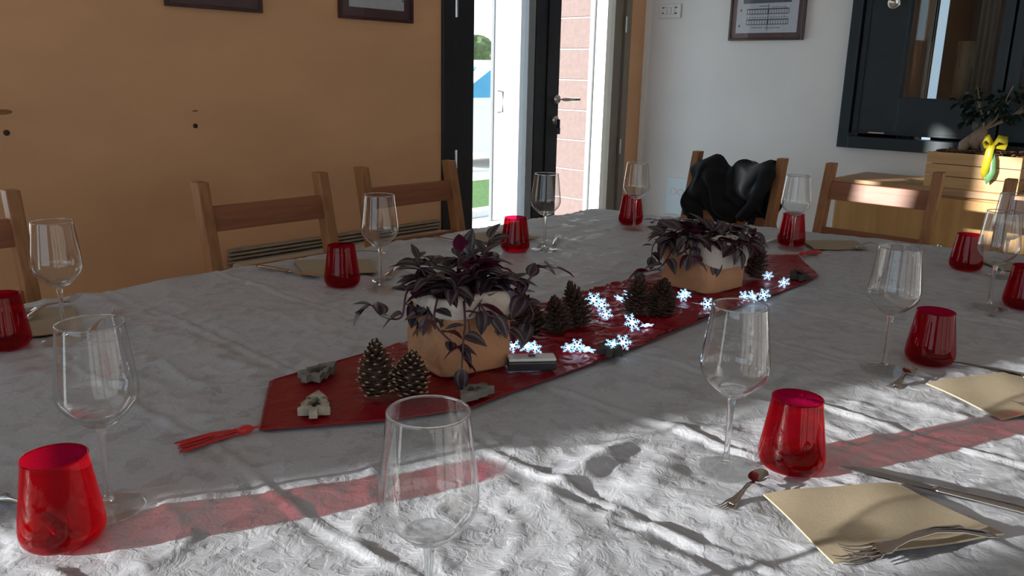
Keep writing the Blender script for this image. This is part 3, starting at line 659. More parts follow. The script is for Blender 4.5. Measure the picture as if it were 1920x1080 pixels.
# ---------------------------------------------------------------- chairs (back towards +y locally, facing -y)
def chair_proto():
    r = empty('dining_chair', (0, 0, 0), 'x', 'chair', 'wooden ladder-back dining chairs')
    W = .225
    for s in (-1, 1):
        x0, x1 = s * W, s * (W - .036)
        lo, hi = min(x0, x1), max(x0, x1)
        def sec(y, z, d): return [(lo, y - d, z), (hi, y - d, z), (hi, y, z), (lo, y, z)]
        secs = [sec(-.13, 0, .045), sec(-.105, .44, .05), sec(-.085, .52, .05), sec(0, .93, .045)]
        b_ = MB(); b_.v = [p for q in secs for p in q]
        b_.f = [(3, 2, 1, 0), (12, 13, 14, 15)] + [(4 * k + j, 4 * k + (j + 1) % 4, 4 * k + 4 + (j + 1) % 4, 4 * k + 4 + j) for k in range(3) for j in range(4)]
        b_.build('back_leg', M['chair'], r, bevel=.004, seg=2)
        MB().box(min(s * .215, s * .175), max(s * .215, s * .175), -.52, -.48, 0, .43).build('leg', M['chair'], r, bevel=.004, seg=1)
        MB().box(min(s * .205, s * .185), max(s * .205, s * .185), -.48, -.13, .20, .23).build('stretcher', M['chair'], r, bevel=.003, seg=1)
    MB().box(-.222, .222, -.54, -.125, .43, .455).build('seat', M['cab'], r, bevel=.008, seg=2)
    for z in (.785, .60):
        y = -.085 + .085 * (z + .035 - .52) / .41 - .012
        dy = .085 * .07 / .41
        MB().hexa([(-.192, y - .022 - dy / 2, z), (.192, y - .022 - dy / 2, z), (.192, y - dy / 2, z), (-.192, y - dy / 2, z), (-.192, y - .022 + dy / 2, z + .072), (.192, y - .022 + dy / 2, z + .072), (.192, y + dy / 2, z + .072), (-.192, y + dy / 2, z + .072)]).build('back_rail', M['rail'], r, bevel=.003, seg=2)
    return r
ch = chair_proto()
CH = [(1.365, 2.325, 0, 'wooden chair with dark rail against the left wall, second from the left edge'),
      (1.977, 2.365, 0, 'wooden chair against the left wall next to the glazed door'),
      (.497, 2.46, 0, 'wooden chair cut by the left edge of the picture'),
      (3.46, 1.789, -90, 'wooden chair at the far end with the black jacket over it'),
      (3.446, 1.155, -90, 'wooden chair at the far end in front of the cabinet'),
      (3.43, .495, -90, 'wooden chair at the far end cut by the right edge')]
for i, (x, y, a, lab) in enumerate(CH):
    o = ch if i == 0 else dup(ch, (0, 0, 0), 0, lab); o['label'] = lab; o.location = (x, y, 0); o.rotation_euler = (0, 0, math.radians(a))

# ---------------------------------------------------------------- jacket over the far chair
W_, T_ = 46, 60
vs = []
for i in range(W_ + 1):
    s = i / W_
    for j in range(T_ + 1):
        t = j / T_                               # 0 front bottom, .5 top, 1 back bottom
        y = 1.99 - .385 * s
        top = .872 + .055 * math.exp(-((s - .24) / .13) ** 2) + .050 * math.exp(-((s - .66) / .16) ** 2) + .062 * math.exp(-((s - .95) / .10) ** 2) - .01 * s
        a = (t - .5) * 2; L_ = abs(a)
        if L_ < .22: px = 3.425 + math.sin(a / .22 * PI / 2) * .060; pz = top - (1 - math.cos(a / .22 * PI / 2)) * .05
        else:
            k_ = (L_ - .22) / .78; px = 3.425 + (1 if a > 0 else -1) * (.060 + .035 * math.sin(k_ * PI) - (.03 * k_ if a < 0 else .02 * k_)); pz = top - .05 - k_ * (.30 - .05 * s if a < 0 else .36)
            if a < 0: y += (.035 * k_ * (1 - 2 * s)) * (1 if s < .5 else -.3)
        fo = .012 * math.sin(s * 30 + 5 * math.sin(L_ * 5)) * min(1, L_ * 2) + .010 * math.sin(s * 13 - 9 * L_ + 1)
        if s > .55: fo += .022 * math.sin((s - .55) * 28 + 6 * L_) * (s - .55) * 2
        vs.append((px + (fo if a > 0 else -fo), y + .008 * math.sin(L_ * 17 + s * 9), pz + .006 * math.sin(s * 25 + a * 9)))
fs = [(i * (T_ + 1) + j, (i + 1) * (T_ + 1) + j, (i + 1) * (T_ + 1) + j + 1, i * (T_ + 1) + j + 1) for i in range(W_) for j in range(T_)]
jk = tag(MB().add(vs, fs).build('jacket', M['jacket'], None, True), 'black jacket draped over the back of the far chair', 'jacket')
md = jk.modifiers.new('thick', 'SOLIDIFY'); md.thickness = .006
# a hanging sleeve on the right
sv = []
MB().tube([(3.40, 1.63, .90), (3.355, 1.61, .86), (3.325, 1.615, .80), (3.32, 1.65, .72), (3.325, 1.70, .665)], [.030, .040, .040, .036, .030], 14, flat=.7).build('sleeve', M['jacket'], jk, True)

# ---------------------------------------------------------------- cabinet
cb = empty('cabinet', (4.0, .2, 0), 'low honey-coloured wooden cabinet against the white wall', 'cabinet')
MB().box(.0, .42, 0, 1.375, .775, .807).build('cabinet_top', M['cabtop'], cb, bevel=.003, seg=1)
MB().box(.02, .42, .01, 1.365, .06, .775).build('cabinet_body', M['cab'], cb, bevel=.002, seg=1)
for k in range(3):
    d_ = MB().box(.004, .019, .02 + k * .45, .455 + k * .45, .08, .765).build('door', M['cab'], cb, bevel=.003, seg=1)
    MB().lathe([(.001, .02), (.01, .02), (.012, .012), (.005, .008), (.005, 0)], 14).build('knob', M['steel'], d_, True, loc=(.004, .41 + k * .45, .55), rot=(0, -PI / 2, 0))
MB().box(.03, .40, .03, 1.345, 0, .06).build('plinth', M['plastic_dark'], cb)

# planter crate with bonsai
cr_x0, cr_x1, cr_y0, cr_y1 = 4.02, 4.28, .80, 1.165
cz0, cz1 = .807, .968
pc = empty('planter_crate', (4.02, .80, .807), 'yellow wooden planter box standing on the cabinet', 'planter')
lx, ly, lh = .26, .375, .155
for k in range(3):
    z0_, z1_ = k * .0525, k * .0525 + .050
    MB().box(0, .014, 0, ly, z0_, z1_).build('front_board', M['crate'], pc, bevel=.0015, seg=1)
    MB().box(lx - .014, lx, 0, ly, z0_, z1_).build('back_board', M['crate'], pc, bevel=.0015, seg=1)
    for yy in (0.0145, ly - .0285): MB().box(.0145, lx - .0145, yy, yy + .014, z0_, z1_).build('side_board', M['crate'], pc, bevel=.0015, seg=1)
MB().box(.0145, lx - .0145, .03, ly - .03, 0, .012).build('bottom', M['crate'], pc)
so_ = MB(); nn = 14
so_.add([(.016 + (lx - .032) * i / nn, .03 + (ly - .06) * j / nn, .138 + .014 * random.random()) for i in range(nn + 1) for j in range(nn + 1)], [(i * (nn + 1) + j, (i + 1) * (nn + 1) + j, (i + 1) * (nn + 1) + j + 1, i * (nn + 1) + j + 1) for i in range(nn) for j in range(nn)])
so_.build('soil', M['soil'], pc)
chp = MB()
for i in range(120):
    x, y = random.uniform(.02, lx - .02), random.uniform(.03, ly - .03); q = Matrix.Rotation(random.uniform(0, 6), 3, 'Z') @ Matrix.Rotation(random.uniform(-.6, .6), 3, 'X')
    z = .152 + random.uniform(0, .014); e_ = [(-.014, -.007, 0), (.014, -.006, 0), (.012, .008, 0), (-.012, .006, 0), (-.014, -.007, .004), (.014, -.006, .004), (.012, .008, .004), (-.012, .006, .004)]
    chp.hexa([Vector((x, y, z)) + q @ Vector(p) for p in e_])
tag(chp.build('bark_chips', M['chips'], pc), kind='stuff')
# ficus bonsai
fb = empty('bonsai', (4.12, 1.01, .955), 'bonsai with thick pale root and glossy dark leaves in the planter box', 'plant')
b_ = MB(); b_.tube([(0, .0, 0), (.01, .01, .05), (0, -.01, .085), (0, -.02, .12)], [.030, .040, .032, .016], 14)
b_.tube([(-.02, .05, 0), (-.012, .045, .04), (0, .01, .085)], [.018, .024, .016], 10); b_.tube([(-.02, -.055, 0), (-.01, -.045, .035), (0, -.015, .08)], [.016, .022, .014], 10)
b_.build('root', M['bark'], fb, True)
tw = MB(); tips = []
for k in range(9):
    a = k * 2.4; t = Vector((.06 * math.cos(a) - .01, -.10 + .16 * math.sin(a) * (1 if k % 2 else .8), .20 + .10 * random.random())); tw.tube([(0, -.02, .11), (t.x * .4, -.02 + t.y * .4, .16), t], [.006, .004, .002], 6); tips.append(t)
tw.build('branch', M['bark'], fb)
def leaf_mesh(L, W_l, curl=.15, cup=.12, n=6, name='leaf'):
    vs, fs, uvs = [], [], []
    for i in range(n + 1):
        t = i / n; wd = W_l * (math.sin(PI * min(1, t ** .75 * 1.0)) ** .8 if 0 < t < 1 else 0.02)
        for j in (-1, -.5, 0, .5, 1): vs.append((L * t, wd * j, -curl * L * t * t + cup * wd * abs(j) * 1.2)); uvs.append((.5 + j * .5, t))
    for i in range(n):
        for j in range(4): k_ = i * 5 + j; fs.append((k_, k_ + 5, k_ + 6, k_ + 1))
    me = mesh(vs, fs, name); uvl = me.uv_layers.new(name='UVMap')
    for lp in me.loops: uvl.data[lp.index].uv = uvs[lp.vertex_index]
    me.polygons.foreach_set('use_smooth', [True] * len(me.polygons)); return me
fl = leaf_mesh(.050, .016, .25, .1, 4)
fl.materials.append(M['ficus'])
for k in range(190):
    t = random.choice(tips); c = Vector((0.0, -.085, .225))
    v = Vector((random.gauss(0, 1), random.gauss(0, 1), random.gauss(0, 1))).normalized(); rr_ = random.uniform(.5, 1)
    p = c + Vector((v.x * .10, v.y * .20, v.z * .085)) * rr_
    if p.z < .10: continue
    o = link('leaf', fl, None, fb, False, p, (random.uniform(-.7, .7), random.uniform(-.3, .9), math.atan2(v.y, v.x) + random.uniform(-.8, .8)))
    s = random.uniform(.6, 1.0); o.scale = (s, s, s)
for k in range(14):   # lower sprays near the trunk
    o = link('leaf', fl, None, fb, False, (random.uniform(-.05, .0), random.uniform(-.03, .06), random.uniform(.13, .19)), (random.uniform(-.5, .5), random.uniform(.2, 1.2), random.uniform(0, 6.28)))
# ribbon bow
rbn = empty('ribbon_bow', (4.008, .915, .968), 'yellow and green ribbon bow on the front of the planter box', 'ribbon')
def band(pts, wdt, mat, name, par=rbn, up=Vector((0, 1, 0))):
    vs = []; pts = [Vector(p) for p in pts]
    for i, p in enumerate(pts): vs += [p - up * wdt[i] / 2, p + up * wdt[i] / 2]
    o = MB().add(vs, [(2 * i, 2 * i + 1, 2 * i + 3, 2 * i + 2) for i in range(len(pts) - 1)]).build(name, mat, par, True)
    s_ = o.modifiers.new('t', 'SOLIDIFY'); s_.thickness = .001; return o
band([(-.004, .0, .05), (-.022, .006, .02), (-.012, .012, -.03), (-.014, .016, -.075), (-.008, .02, -.105)], [.02, .03, .034, .030, .004], M['ribbon_y'], 'ribbon_tail')
band([(-.008, .0, .02), (-.012, -.006, -.02), (-.010, -.010, -.07), (-.012, -.004, -.10), (-.010, .002, -.125)], [.014, .026, .032, .030, .003], M['ribbon_g'], 'ribbon_tail')
band([(-.004, -.0, .04), (-.03, -.022, .07), (-.02, -.055, .062), (.0, -.045, .035), (-.004, 0, .035)], [.018, .034, .036, .03, .018], M['ribbon_y'], 'ribbon_loop', up=Vector((.3, .2, .9)))
band([(-.004, .0, .04), (-.03, .020, .072), (-.02, .036, .062), (.0, .03, .035), (-.004, 0, .035)], [.018, .03, .030, .026, .018], M['ribbon_y'], 'ribbon_loop', up=Vector((.3, -.2, .9)))
# dry grass sprig lying on the cabinet
sg = MB()
for k in range(14):
    a = random.uniform(1.0, 2.2); sg.tube([(4.05, 1.17, .812), (4.05 + .04 * math.cos(a) + random.uniform(-.02, .02), 1.17 + .05 * math.sin(a), .815 + random.uniform(0, .012)), (4.05 + .07 * math.cos(a), 1.17 + random.uniform(.05, .11), .812 + random.uniform(0, .02))], .0012, 4)
tag(sg.build('dry_grass', P('dry_yellow_grass', (.45, .38, .14), .9)), 'tuft of dry yellow grass on the cabinet left of the planter box', 'dried plant')

# ---------------------------------------------------------------- hatch window in the white wall
wn = tag(MB().box(X1 - .045, X1 + .05, 1.68, 1.735, .925, 2.2).box(X1 - .045, X1 + .05, .25, 1.68, .925, .985).box(X1 - .045, X1 + .05, .25, 1.68, 2.14, 2.2).box(X1 - .045, X1 + .05, .25, .31, .985, 2.14)
         .build('window_1', M['teal'], bevel=.004, seg=2), kind='structure')
def sash(y0, y1, wl_, wr_):
    s = MB().box(X1 - .030, X1 + .03, y1 - wl_, y1, 1.0, 2.13).box(X1 - .030, X1 + .03, y0, y0 + wr_, 1.0, 2.13).box(X1 - .030, X1 + .03, y0 + wr_, y1 - wl_, 1.0, 1.185).box(X1 - .030, X1 + .03, y0 + wr_, y1 - wl_, 2.02, 2.13).build('sash', M['teal'], wn, bevel=.004, seg=2)
    MB().box(X1 - .004, X1 + .002, y0 + wr_, y1 - wl_, 1.185, 2.02).build('pane', M['pane_dim'], s)
    return s
s1 = sash(1.005, 1.672, .215, .045); s2 = sash(.32, .995, .045, .215)
MB().box(X1 - .034, X1 - .030, 1.640, 1.646, 1.0, 2.13).box(X1 - .034, X1 - .030, 1.02, 1.66, 1.012, 1.017).build('groove', P('groove_dark', (.004, .006, .008), .5), s1)
p = ax_(1678, 5, X1 - .03)
MB().lathe([(.001, .006), (.020, .006), (.022, .014), (.030, .014), (.031, 0)], 28).build('handle_rose', M['steel'], s1, True, loc=(X1 - .03, p.y, p.z), rot=(0, -PI / 2, 0))
MB().box(X1 - .046, X1 - .032, 1.50, 1.58, 1.004, 1.012).build('latch', M['steel'], s1, bevel=.002, seg=1)
# dim room behind the hatch
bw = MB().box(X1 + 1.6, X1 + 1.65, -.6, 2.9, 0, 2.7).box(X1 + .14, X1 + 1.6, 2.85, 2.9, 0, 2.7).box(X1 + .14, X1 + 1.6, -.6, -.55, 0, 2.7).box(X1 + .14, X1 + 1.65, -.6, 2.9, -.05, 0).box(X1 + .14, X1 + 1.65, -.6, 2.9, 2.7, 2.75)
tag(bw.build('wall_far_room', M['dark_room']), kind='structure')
tag(MB().box(X1 + .14, X1 + .30, .25, 1.70, 1.13, 1.16).build('trim_3', M['teal'], bevel=.003, seg=1), kind='structure')
def curtain(x, y0, y1, z0, z1, label, waves):
    vs = []; n_ = 60
    for i in range(n_ + 1):
        t = i / n_; yy = y0 + (y1 - y0) * t; xx = x + .018 * math.sin(t * waves * 2 * PI); vs += [(xx, yy, z0), (xx + .004 * math.sin(t * 40), yy, z1)]
    o = MB().add(vs, [(2 * i, 2 * i + 2, 2 * i + 3, 2 * i + 1) for i in range(n_)]).build('curtain', M['curtain'], None, True)
    s_ = o.modifiers.new('t', 'SOLIDIFY'); s_.thickness = .003; tag(o, label, 'curtain', 'curtains behind the hatch window')
curtain(X1 + .45, ax_(1747, 100, X1 + .45).y, 1.60, .95, 2.3, 'beige curtain behind the left part of the dark teal hatch pane', 4)
curtain(X1 + .50, ax_(1862, 100, X1 + .5).y, ax_(1829, 100, X1 + .5).y, .95, 2.3, 'narrow beige curtain behind the hatch pane right of the candle', 3)
tag(MB().box(X1 + .43, X1 + .44, ax_(1772, 60, X1 + .43).y, ax_(1756, 60, X1 + .43).y, .9, 2.6).build('reflection_strip', emis('reflection_glow', (.65, .85, 1.0), 1.1)), 'narrow upright bluish glow standing in for a reflection in the hatch pane', 'reflection')  # glowing strip added in place of a streak reflected in the pane
# candle on the inner sill
cp = ax_(1808, 120, X1 + .22)
cn = empty('candle', (X1 + .22, cp.y, 1.16), 'ivory pillar candle with wax drips behind the hatch pane', 'candle')
b_ = MB().lathe([(.001, 0), (.036, 0), (.036, .30), (.031, .302), (.027, .285), (.001, .28)], 28); b_.build('candle_body', M['candle'], cn, True)
for k in range(7):
    a = k * .95; zz = .14 + .13 * random.random(); MB().tube([(.036 * math.cos(a), .036 * math.sin(a), .30), (.038 * math.cos(a), .038 * math.sin(a), zz + .03), (.038 * math.cos(a), .038 * math.sin(a), zz)], [.004, .005, .006], 6).build('wax_drip', M['candle'], cn, True)
MB().tube([(0, 0, .28), (.002, 0, .30)], .001, 5).build('wick', M['plastic_dark'], cn)

# ---------------------------------------------------------------- framed prints, switch and socket
def picture(axis, a0, a1, z0, z1, border, label, lines):
    """picture lying in local xz plane, width along x; later turned onto its wall"""
    wd, ht = a1 - a0, z1 - z0
    if axis == 0: loc, rz = (a0, Y1 - .001, z0), 0          # on left wall: local x -> +x, front towards -y
    else: loc, rz = (X1 - .001, a1, z0), -PI / 2            # on right wall: local x -> -y, front towards -x
    r = empty('framed_print', loc, label, 'picture', 'framed prints on the walls', rz)
    e = .022
    f = MB().box(0, e * .6, -e, 0, 0, ht).box(wd - e * .6, wd, -e, 0, 0, ht).box(e * .6, wd - e * .6, -e, 0, 0, e * .6).box(e * .6, wd - e * .6, -e, 0, ht - e * .6, ht)
    f.build('frame', M['mahog'], r, bevel=.003, seg=2)
    MB().box(e * .6, wd - e * .6, -.012, -.002, e * .6, ht - e * .6).build('mount', P('plum_mount', (.10, .045, .050), .5, noise=.1, nscale=20), r)
    pr = MB().box(border, wd - border, -.0135, -.0122, border, ht - border).build('print', M['paper'], r)
    ik = MB()
    for (x0, x1, q0, q1) in lines: ik.box(x0, x1, -.0143, -.0137, q0, q1)
    if lines: tag(ik.build('ink_lines', M['ink'], pr), kind='stuff')
    MB().add([(e * .6, -.017, e * .6), (wd - e * .6, -.017, e * .6), (wd - e * .6, -.017, ht - e * .6), (e * .6, -.017, ht - e * .6)], [(0, 1, 2, 3)]).build('glass', M['pane'], r)
    return r
wr = .437
ln = []
def rowbox(x0, x1, z0, z1, nbars):
    ln.append((x0, x1, z0, z0 + .004)); ln.append((x0, x1, z1 - .006, z1)); ln.append((x0, x0 + .003, z0, z1)); ln.append((x1 - .003, x1, z0, z1))
    for k in range(1, nbars): x = x0 + (x1 - x0) * k / nbars; ln.append((x, x + .0022, z0, z1))
for z0_ in (.082, .137):
    rowbox(.10, .225, z0_, z0_ + .030, 8); rowbox(.228, .345, z0_, z0_ + .030, 8)
ln += [(.075, .355, .195, .222), (.075, .355, .235, .26), (.13, .20, .066, .069), (.21, .30, .064, .067), (.17, .23, .178, .181), (.24, .33, .172, .174), (.06, .069, .155, .166), (.055, .064, .072, .084), (.225, .228, .05, .19)]
for k in range(16): ln.append((.10 + k * .0155, .108 + k * .0155, .119, .1225))
picture(1, 1.990, 2.427, 1.466, 1.95, .040, 'mahogany framed schematic print on the white wall', ln)
l1_ = [(.20, .26, .105, .108), (.19, .27, .098, .101), (.33, .345, .115, .135), (.335, .36, .088, .094)]
for k in range(18): l1_.append((.08 + k * .018, .088 + k * .018, .125, .128 + .006 * (k % 3)))
picture(0, 1.424, 1.804, 1.460, 1.95, .052, 'dark framed print on the wooden wall, left of the pair', [(.10, .30, .20, .21)])
picture(0, 2.164, 2.561, 1.465, 1.95, .050, 'dark framed print on the wooden wall nearest the door', l1_)
sw = empty('wall_switch', (X1 - .001, 2.905, 1.600), 'white three-module wall switch plate near the door', 'switch', rz=-PI / 2)
MB().box(0, .150, -.012, 0, 0, .080).build('plate', M['plastic'], sw, bevel=.003, seg=2)
for k in range(3): MB().box(.038 + k * .026, .060 + k * .026, -.017, -.012, .020, .060).build('rocker', M['plastic'], sw, bevel=.002, seg=1)
for x, z in ((.025, .055), (.025, .024), (.108, .055), (.108, .022)): MB().box(x, x + .02, -.0128, -.0121, z, z + .008).build('mark', M['ink'], sw)
sk = empty('wall_socket', (X1 - .001, 2.770, .44), 'pale blue-white socket plate low on the wall behind the jacket chair', 'socket', rz=-PI / 2)
MB().box(0, .155, -.010, 0, 0, .225).build('plate', P('pale_blue_plastic', (.62, .74, .82), .35), sk, bevel=.003, seg=2)
for k in range(2): MB().lathe([(.001, .0005), (.017, .0005), (.019, .003), (.021, 0)], 20).build('outlet', M['plastic'], sk, loc=(.052 + k * .05, -.0102, .14), rot=(PI / 2, 0, 0))

# ---------------------------------------------------------------- kraft bag pots with plants
def bag(name, c, rz, wid, ht, label, cuff_h, cuff_low=0):
    r = empty(name, (c[0], c[1], .757), label, 'plant pot', 'kraft bag plant pots', rz)
    n_, k_ = 112, 30; vs = []
    def ring(tt, off=0):
        t = tt if not callable(tt) else 0
        out = []
        for j in range(n_):
            a = 2 * PI * j / n_; e_ = 2.0 / 5.0; sgn = lambda q: 1 if q >= 0 else -1
            if callable(tt): t = tt(j)
            hw = wid / 2 * (1.04 - .10 * t + .05 * math.sin(3 * t)) + off
            x = sgn(math.cos(a)) * abs(math.cos(a)) ** e_ * hw; y = sgn(math.sin(a)) * abs(math.sin(a)) ** e_ * hw
            q = 1 + .035 * math.sin(a * 2 + t * 5) * t + .02 * math.sin(a * 7 + 3 * t) * t + .05 * (t - .5) * math.cos(4 * a) + .022 * abs(math.sin(a * 5.5 + 7 * t + 2 * math.sin(9 * t))) * (1 - abs(2 * t - 1) * .5) - .018 * math.exp(-((t - .55 - .12 * math.sin(a * 2)) / .05) ** 2)
            out.append((x * q, y * q, ht * t + .004 * math.sin(a * 3) * t))
        return out
    for i in range(k_ + 1): vs += ring(i / k_)
    fs = [(i * n_ + j, i * n_ + (j + 1) % n_, (i + 1) * n_ + (j + 1) % n_, (i + 1) * n_ + j) for i in range(k_) for j in range(n_)] + [tuple(range(n_))[::-1]]
    MB().add(vs, fs).build('bag', M['kraft'], r, True)
    vs = []
    for i in range(9):
        t = i / 8
        for j, pnt in enumerate(ring(lambda j, t=t: 1.0 - cuff_h / ht * (1 - t) * (1 + cuff_low * math.cos(2 * PI * j / n_ + 1.0)), .0055 + .003 * math.sin(t * PI))): vs.append((pnt[0], pnt[1], pnt[2] + .004))
    for j, pnt in enumerate(ring(1.0, -.004)): vs.append((pnt[0], pnt[1], pnt[2] + .006))
    for j, pnt in enumerate(ring(.85, -.006)): vs.append((pnt[0], pnt[1], pnt[2]))
    fs = [(i * n_ + j, i * n_ + (j + 1) % n_, (i + 1) * n_ + (j + 1) % n_, (i + 1) * n_ + j) for i in range(10) for j in range(n_)]
    MB().add(vs, fs).build('cuff', M['cuff'], r, True)
    MB().add([(p_[0], p_[1], ht * .88) for p_ in ring(.88, -.006)], [tuple(range(n_))]).build('soil', M['soil'], r)
    return r
P1 = Vector((.968, 1.012, 0)); P2 = Vector((1.795, 1.005, 0))
bag('plant_bag', P1, math.radians(-14), .140, .130, 'kraft paper bag pot of the nearer trailing plant, on the runner', .030, .3)
bag('plant_bag', P2, math.radians(-6), .150, .132, 'kraft bag pot with wide pale cuff of the farther trailing plant', .062, .35)
LM = [leaf_mesh(.052, .0165, .25, .25), leaf_mesh(.044, .0145, .5, .3), leaf_mesh(.036, .0125, .1, .2)]
for q in LM: q.materials.append(M['zebra'])
def put_leaf(par, p, d, base, roll=0, s=1):
    d = Vector(d).normalized(); xax = d; up = Vector((0, 0, 1)); yax = up.cross(xax)
    if yax.length < .05: yax = Vector((0, 1, 0))
    yax.normalize(); zax = xax.cross(yax)
    m3 = Matrix((xax, yax, zax)).transposed() @ Matrix.Rotation(roll, 3, 'X')
    o = link('leaf', random.choice(LM), None, par); o.location = Vector(p) - base; o.rotation_euler = m3.to_euler(); o.scale = (s, s, s)
def stem(par, pts, base, step=.022, s=1, lf=1.0):
    pts = [Vector(p) for p in pts]; fine = []
    for i in range(len(pts) - 1):
        p0, p1, p2, p3 = pts[max(i - 1, 0)], pts[i], pts[i + 1], pts[min(i + 2, len(pts) - 1)]
        for j in range(6):
            t = j / 6; fine.append(.5 * (2 * p1 + (p2 - p0) * t + (2 * p0 - 5 * p1 + 4 * p2 - p3) * t * t + (3 * p1 - p0 - 3 * p2 + p3) * t ** 3))
    fine.append(pts[-1])
    MB().tube([q - base for q in fine], [.0022 - .0010 * i / len(fine) for i in range(len(fine))], 6).build('stem', M['stem'], par, True)
    acc = 0; sd = 1
    for i in range(1, len(fine)):
        acc += (fine[i] - fine[i - 1]).length
        if acc > step * s:
            acc = 0; t = (fine[i] - fine[i - 1]).normalized(); sdv = t.cross(Vector((0, 0, 1)));
            if sdv.length < .1: sdv = Vector((1, 0, 0))
            sdv.normalize(); sd = -sd
            put_leaf(par, fine[i], t * .5 + sdv * sd * .8 + Vector((0, 0, random.uniform(-.3, .5))), base, random.uniform(-.5, .5), s * lf * random.uniform(.75, 1.05))
    put_leaf(par, fine[-1], (fine[-1] - fine[-2]), base, 0, s * .8 * lf)
def tradescantia(c, label, nst, rad, hgt, extra, squash=1):
    base = Vector((c.x, c.y, .757 + .112)); r = empty('trailing_plant', base, label, 'plant', 'striped purple trailing plants')
    for k in range(nst):
        a = 2 * PI * k / nst + random.uniform(-.2, .2); q = random.uniform(.3, 1) * rad; hz = hgt * random.uniform(.45, 1) * (1.15 - .6 * q / rad)
        p0 = Vector((c.x + .03 * math.cos(a), c.y + .03 * math.sin(a), base.z)); p2 = Vector((c.x + q * math.cos(a), c.y + q * math.sin(a) * squash, base.z + hz))
        pm = (p0 + p2) / 2 + Vector((0, 0, hz * .35)); stem(r, [p0, pm, p2], base, .020, 1, 1.12)
    for k in range(16):
        a = 2 * PI * k / 16 + random.uniform(-.15, .15); q = rad * random.uniform(.72, .9)
        if abs(math.cos(a - .3)) > .85 and math.cos(a) > 0: continue
        stem(r, [(c.x + .04 * math.cos(a), c.y + .04 * math.sin(a), base.z), (c.x + q * .75 * math.cos(a), c.y + q * .75 * math.sin(a), base.z + .028), (c.x + q * math.cos(a), c.y + q * math.sin(a), base.z + random.uniform(-.03, .01))], base, .018, 1, 1.1)
    for pts in extra: stem(r, pts, base, .017, 1.0, .95)
    return r
# trailing stems given by where they hang in the room (pixel + depth along the view)
def pth(lst): return [ad(u, v, d) for u, v, d in lst]
e1 = [pth([(805, 545, 1.44), (765, 545, 1.42), (752, 595, 1.41), (716, 592, 1.41), (696, 572, 1.42), (686, 578, 1.42)]),
      pth([(940, 520, 1.46), (985, 528, 1.44), (1012, 500, 1.44), (1042, 503, 1.45)]),
      pth([(955, 540, 1.46), (985, 560, 1.43), (1000, 590, 1.42), (985, 610, 1.42)]),
      pth([(820, 560, 1.36), (815, 605, 1.345), (845, 640, 1.34), (862, 655, 1.335)]),
      pth([(870, 565, 1.36), (872, 610, 1.34), (868, 650, 1.33), (866, 690, 1.33)]),
      pth([(900, 570, 1.37), (915, 590, 1.35), (945, 600, 1.36), (955, 620, 1.37)]),
      pth([(905, 500, 1.48), (912, 470, 1.48), (918, 448, 1.48)]),
      pth([(800, 520, 1.42), (788, 500, 1.42), (782, 484, 1.42)])]
tradescantia(P1, 'nearer purple striped trailing plant spilling over its kraft bag', 44, .095, .085, e1)
e2 = [pth([(1270, 450, 2.02), (1245, 440, 2.0), (1225, 460, 1.99), (1222, 480, 1.99)]),
      pth([(1260, 470, 1.96), (1240, 500, 1.93), (1218, 508, 1.92), (1200, 512, 1.92)]),
      pth([(1290, 450, 1.95), (1285, 472, 1.92), (1305, 488, 1.915)]),
      pth([(1400, 440, 2.05), (1415, 455, 2.04), (1428, 470, 2.04)]),
      pth([(1300, 430, 2.05), (1255, 415, 2.07), (1225, 412, 2.08)]),
      pth([(1350, 430, 2.05), (1395, 425, 2.09), (1415, 435, 2.08)])]
tradescantia(P2, 'farther purple striped trailing plant in front of the black jacket', 44, .120, .034, e2)

# ---------------------------------------------------------------- pine cones
def cone_mesh(Hc, Rc, spread, seed):
    rn = random.Random(seed); body = MB(); tips_ = MB()
    body.lathe([(.001, 0), (Rc * .35, Hc * .06), (Rc * .42, Hc * .3), (Rc * .3, Hc * .65), (.001, Hc * .92)], 12)
    n_ = 95
    for k in range(n_):
        t = (k + .5) / n_; a = k * 2.39996; z = Hc * (.04 + .93 * t); prof = math.sin(PI * (.20 + .78 * t) ** .8) ** .8
        r0_ = Rc * .30 * (1 - t * .6); r1 = Rc * max(.12, prof) * rn.uniform(.93, 1.05); lift = spread * (.10 + .6 * t) * Hc * .28
        wd = Rc * .17 * (1.1 - .55 * t)
        ca, sa = math.cos(a), math.sin(a)
        def q(r, w_, z_): return (r * ca - w_ * sa, r * sa + w_ * ca, z_)
        h0, h1 = z, z + lift
        body.hexa([q(r0_, -wd * .5, h0 - .001), q(r1 * .92, -wd, h1 - .0012), q(r1 * .92, wd, h1 - .0012), q(r0_, wd * .5, h0 - .001), q(r0_, -wd * .5, h0 + .001), q(r1 * .92, -wd, h1 + .0012), q(r1 * .92, wd, h1 + .0012), q(r0_, wd * .5, h0 + .001)])
        tips_.add([q(r1 * .92, -wd * .45, h1 - .0008), q(r1 * .92, wd * .45, h1 - .0008), q(r1 * .92, wd * .45, h1 + .0016), q(r1 * .92, -wd * .45, h1 + .0016), q(r1 * 1.06, 0, h1 + .0010)], [(0, 1, 4), (1, 2, 4), (2, 3, 4), (3, 0, 4)])
    return body, tips_
def pine_cone(loc, Hc, Rc, tiltx, tilty, label, pale, seed, spread=1):
    r = empty('pine_cone', loc, label, 'pine cone', 'pine cones on the runner'); r.rotation_euler = (tiltx, tilty, seed)
    b_, t_ = cone_mesh(Hc, Rc, spread, seed); tag(b_.build('scales', M['cone'], r), kind='stuff'); tag(t_.build('scale_tips', M['cone_tip'] if pale else M['cone'], r), kind='stuff')
Zr = .7575
pine_cone(tuple(az(712, 741, Zr)), .080, .033, .05, .05, 'pale-tipped pine cone, left and taller of the nearest pair', True, 3)
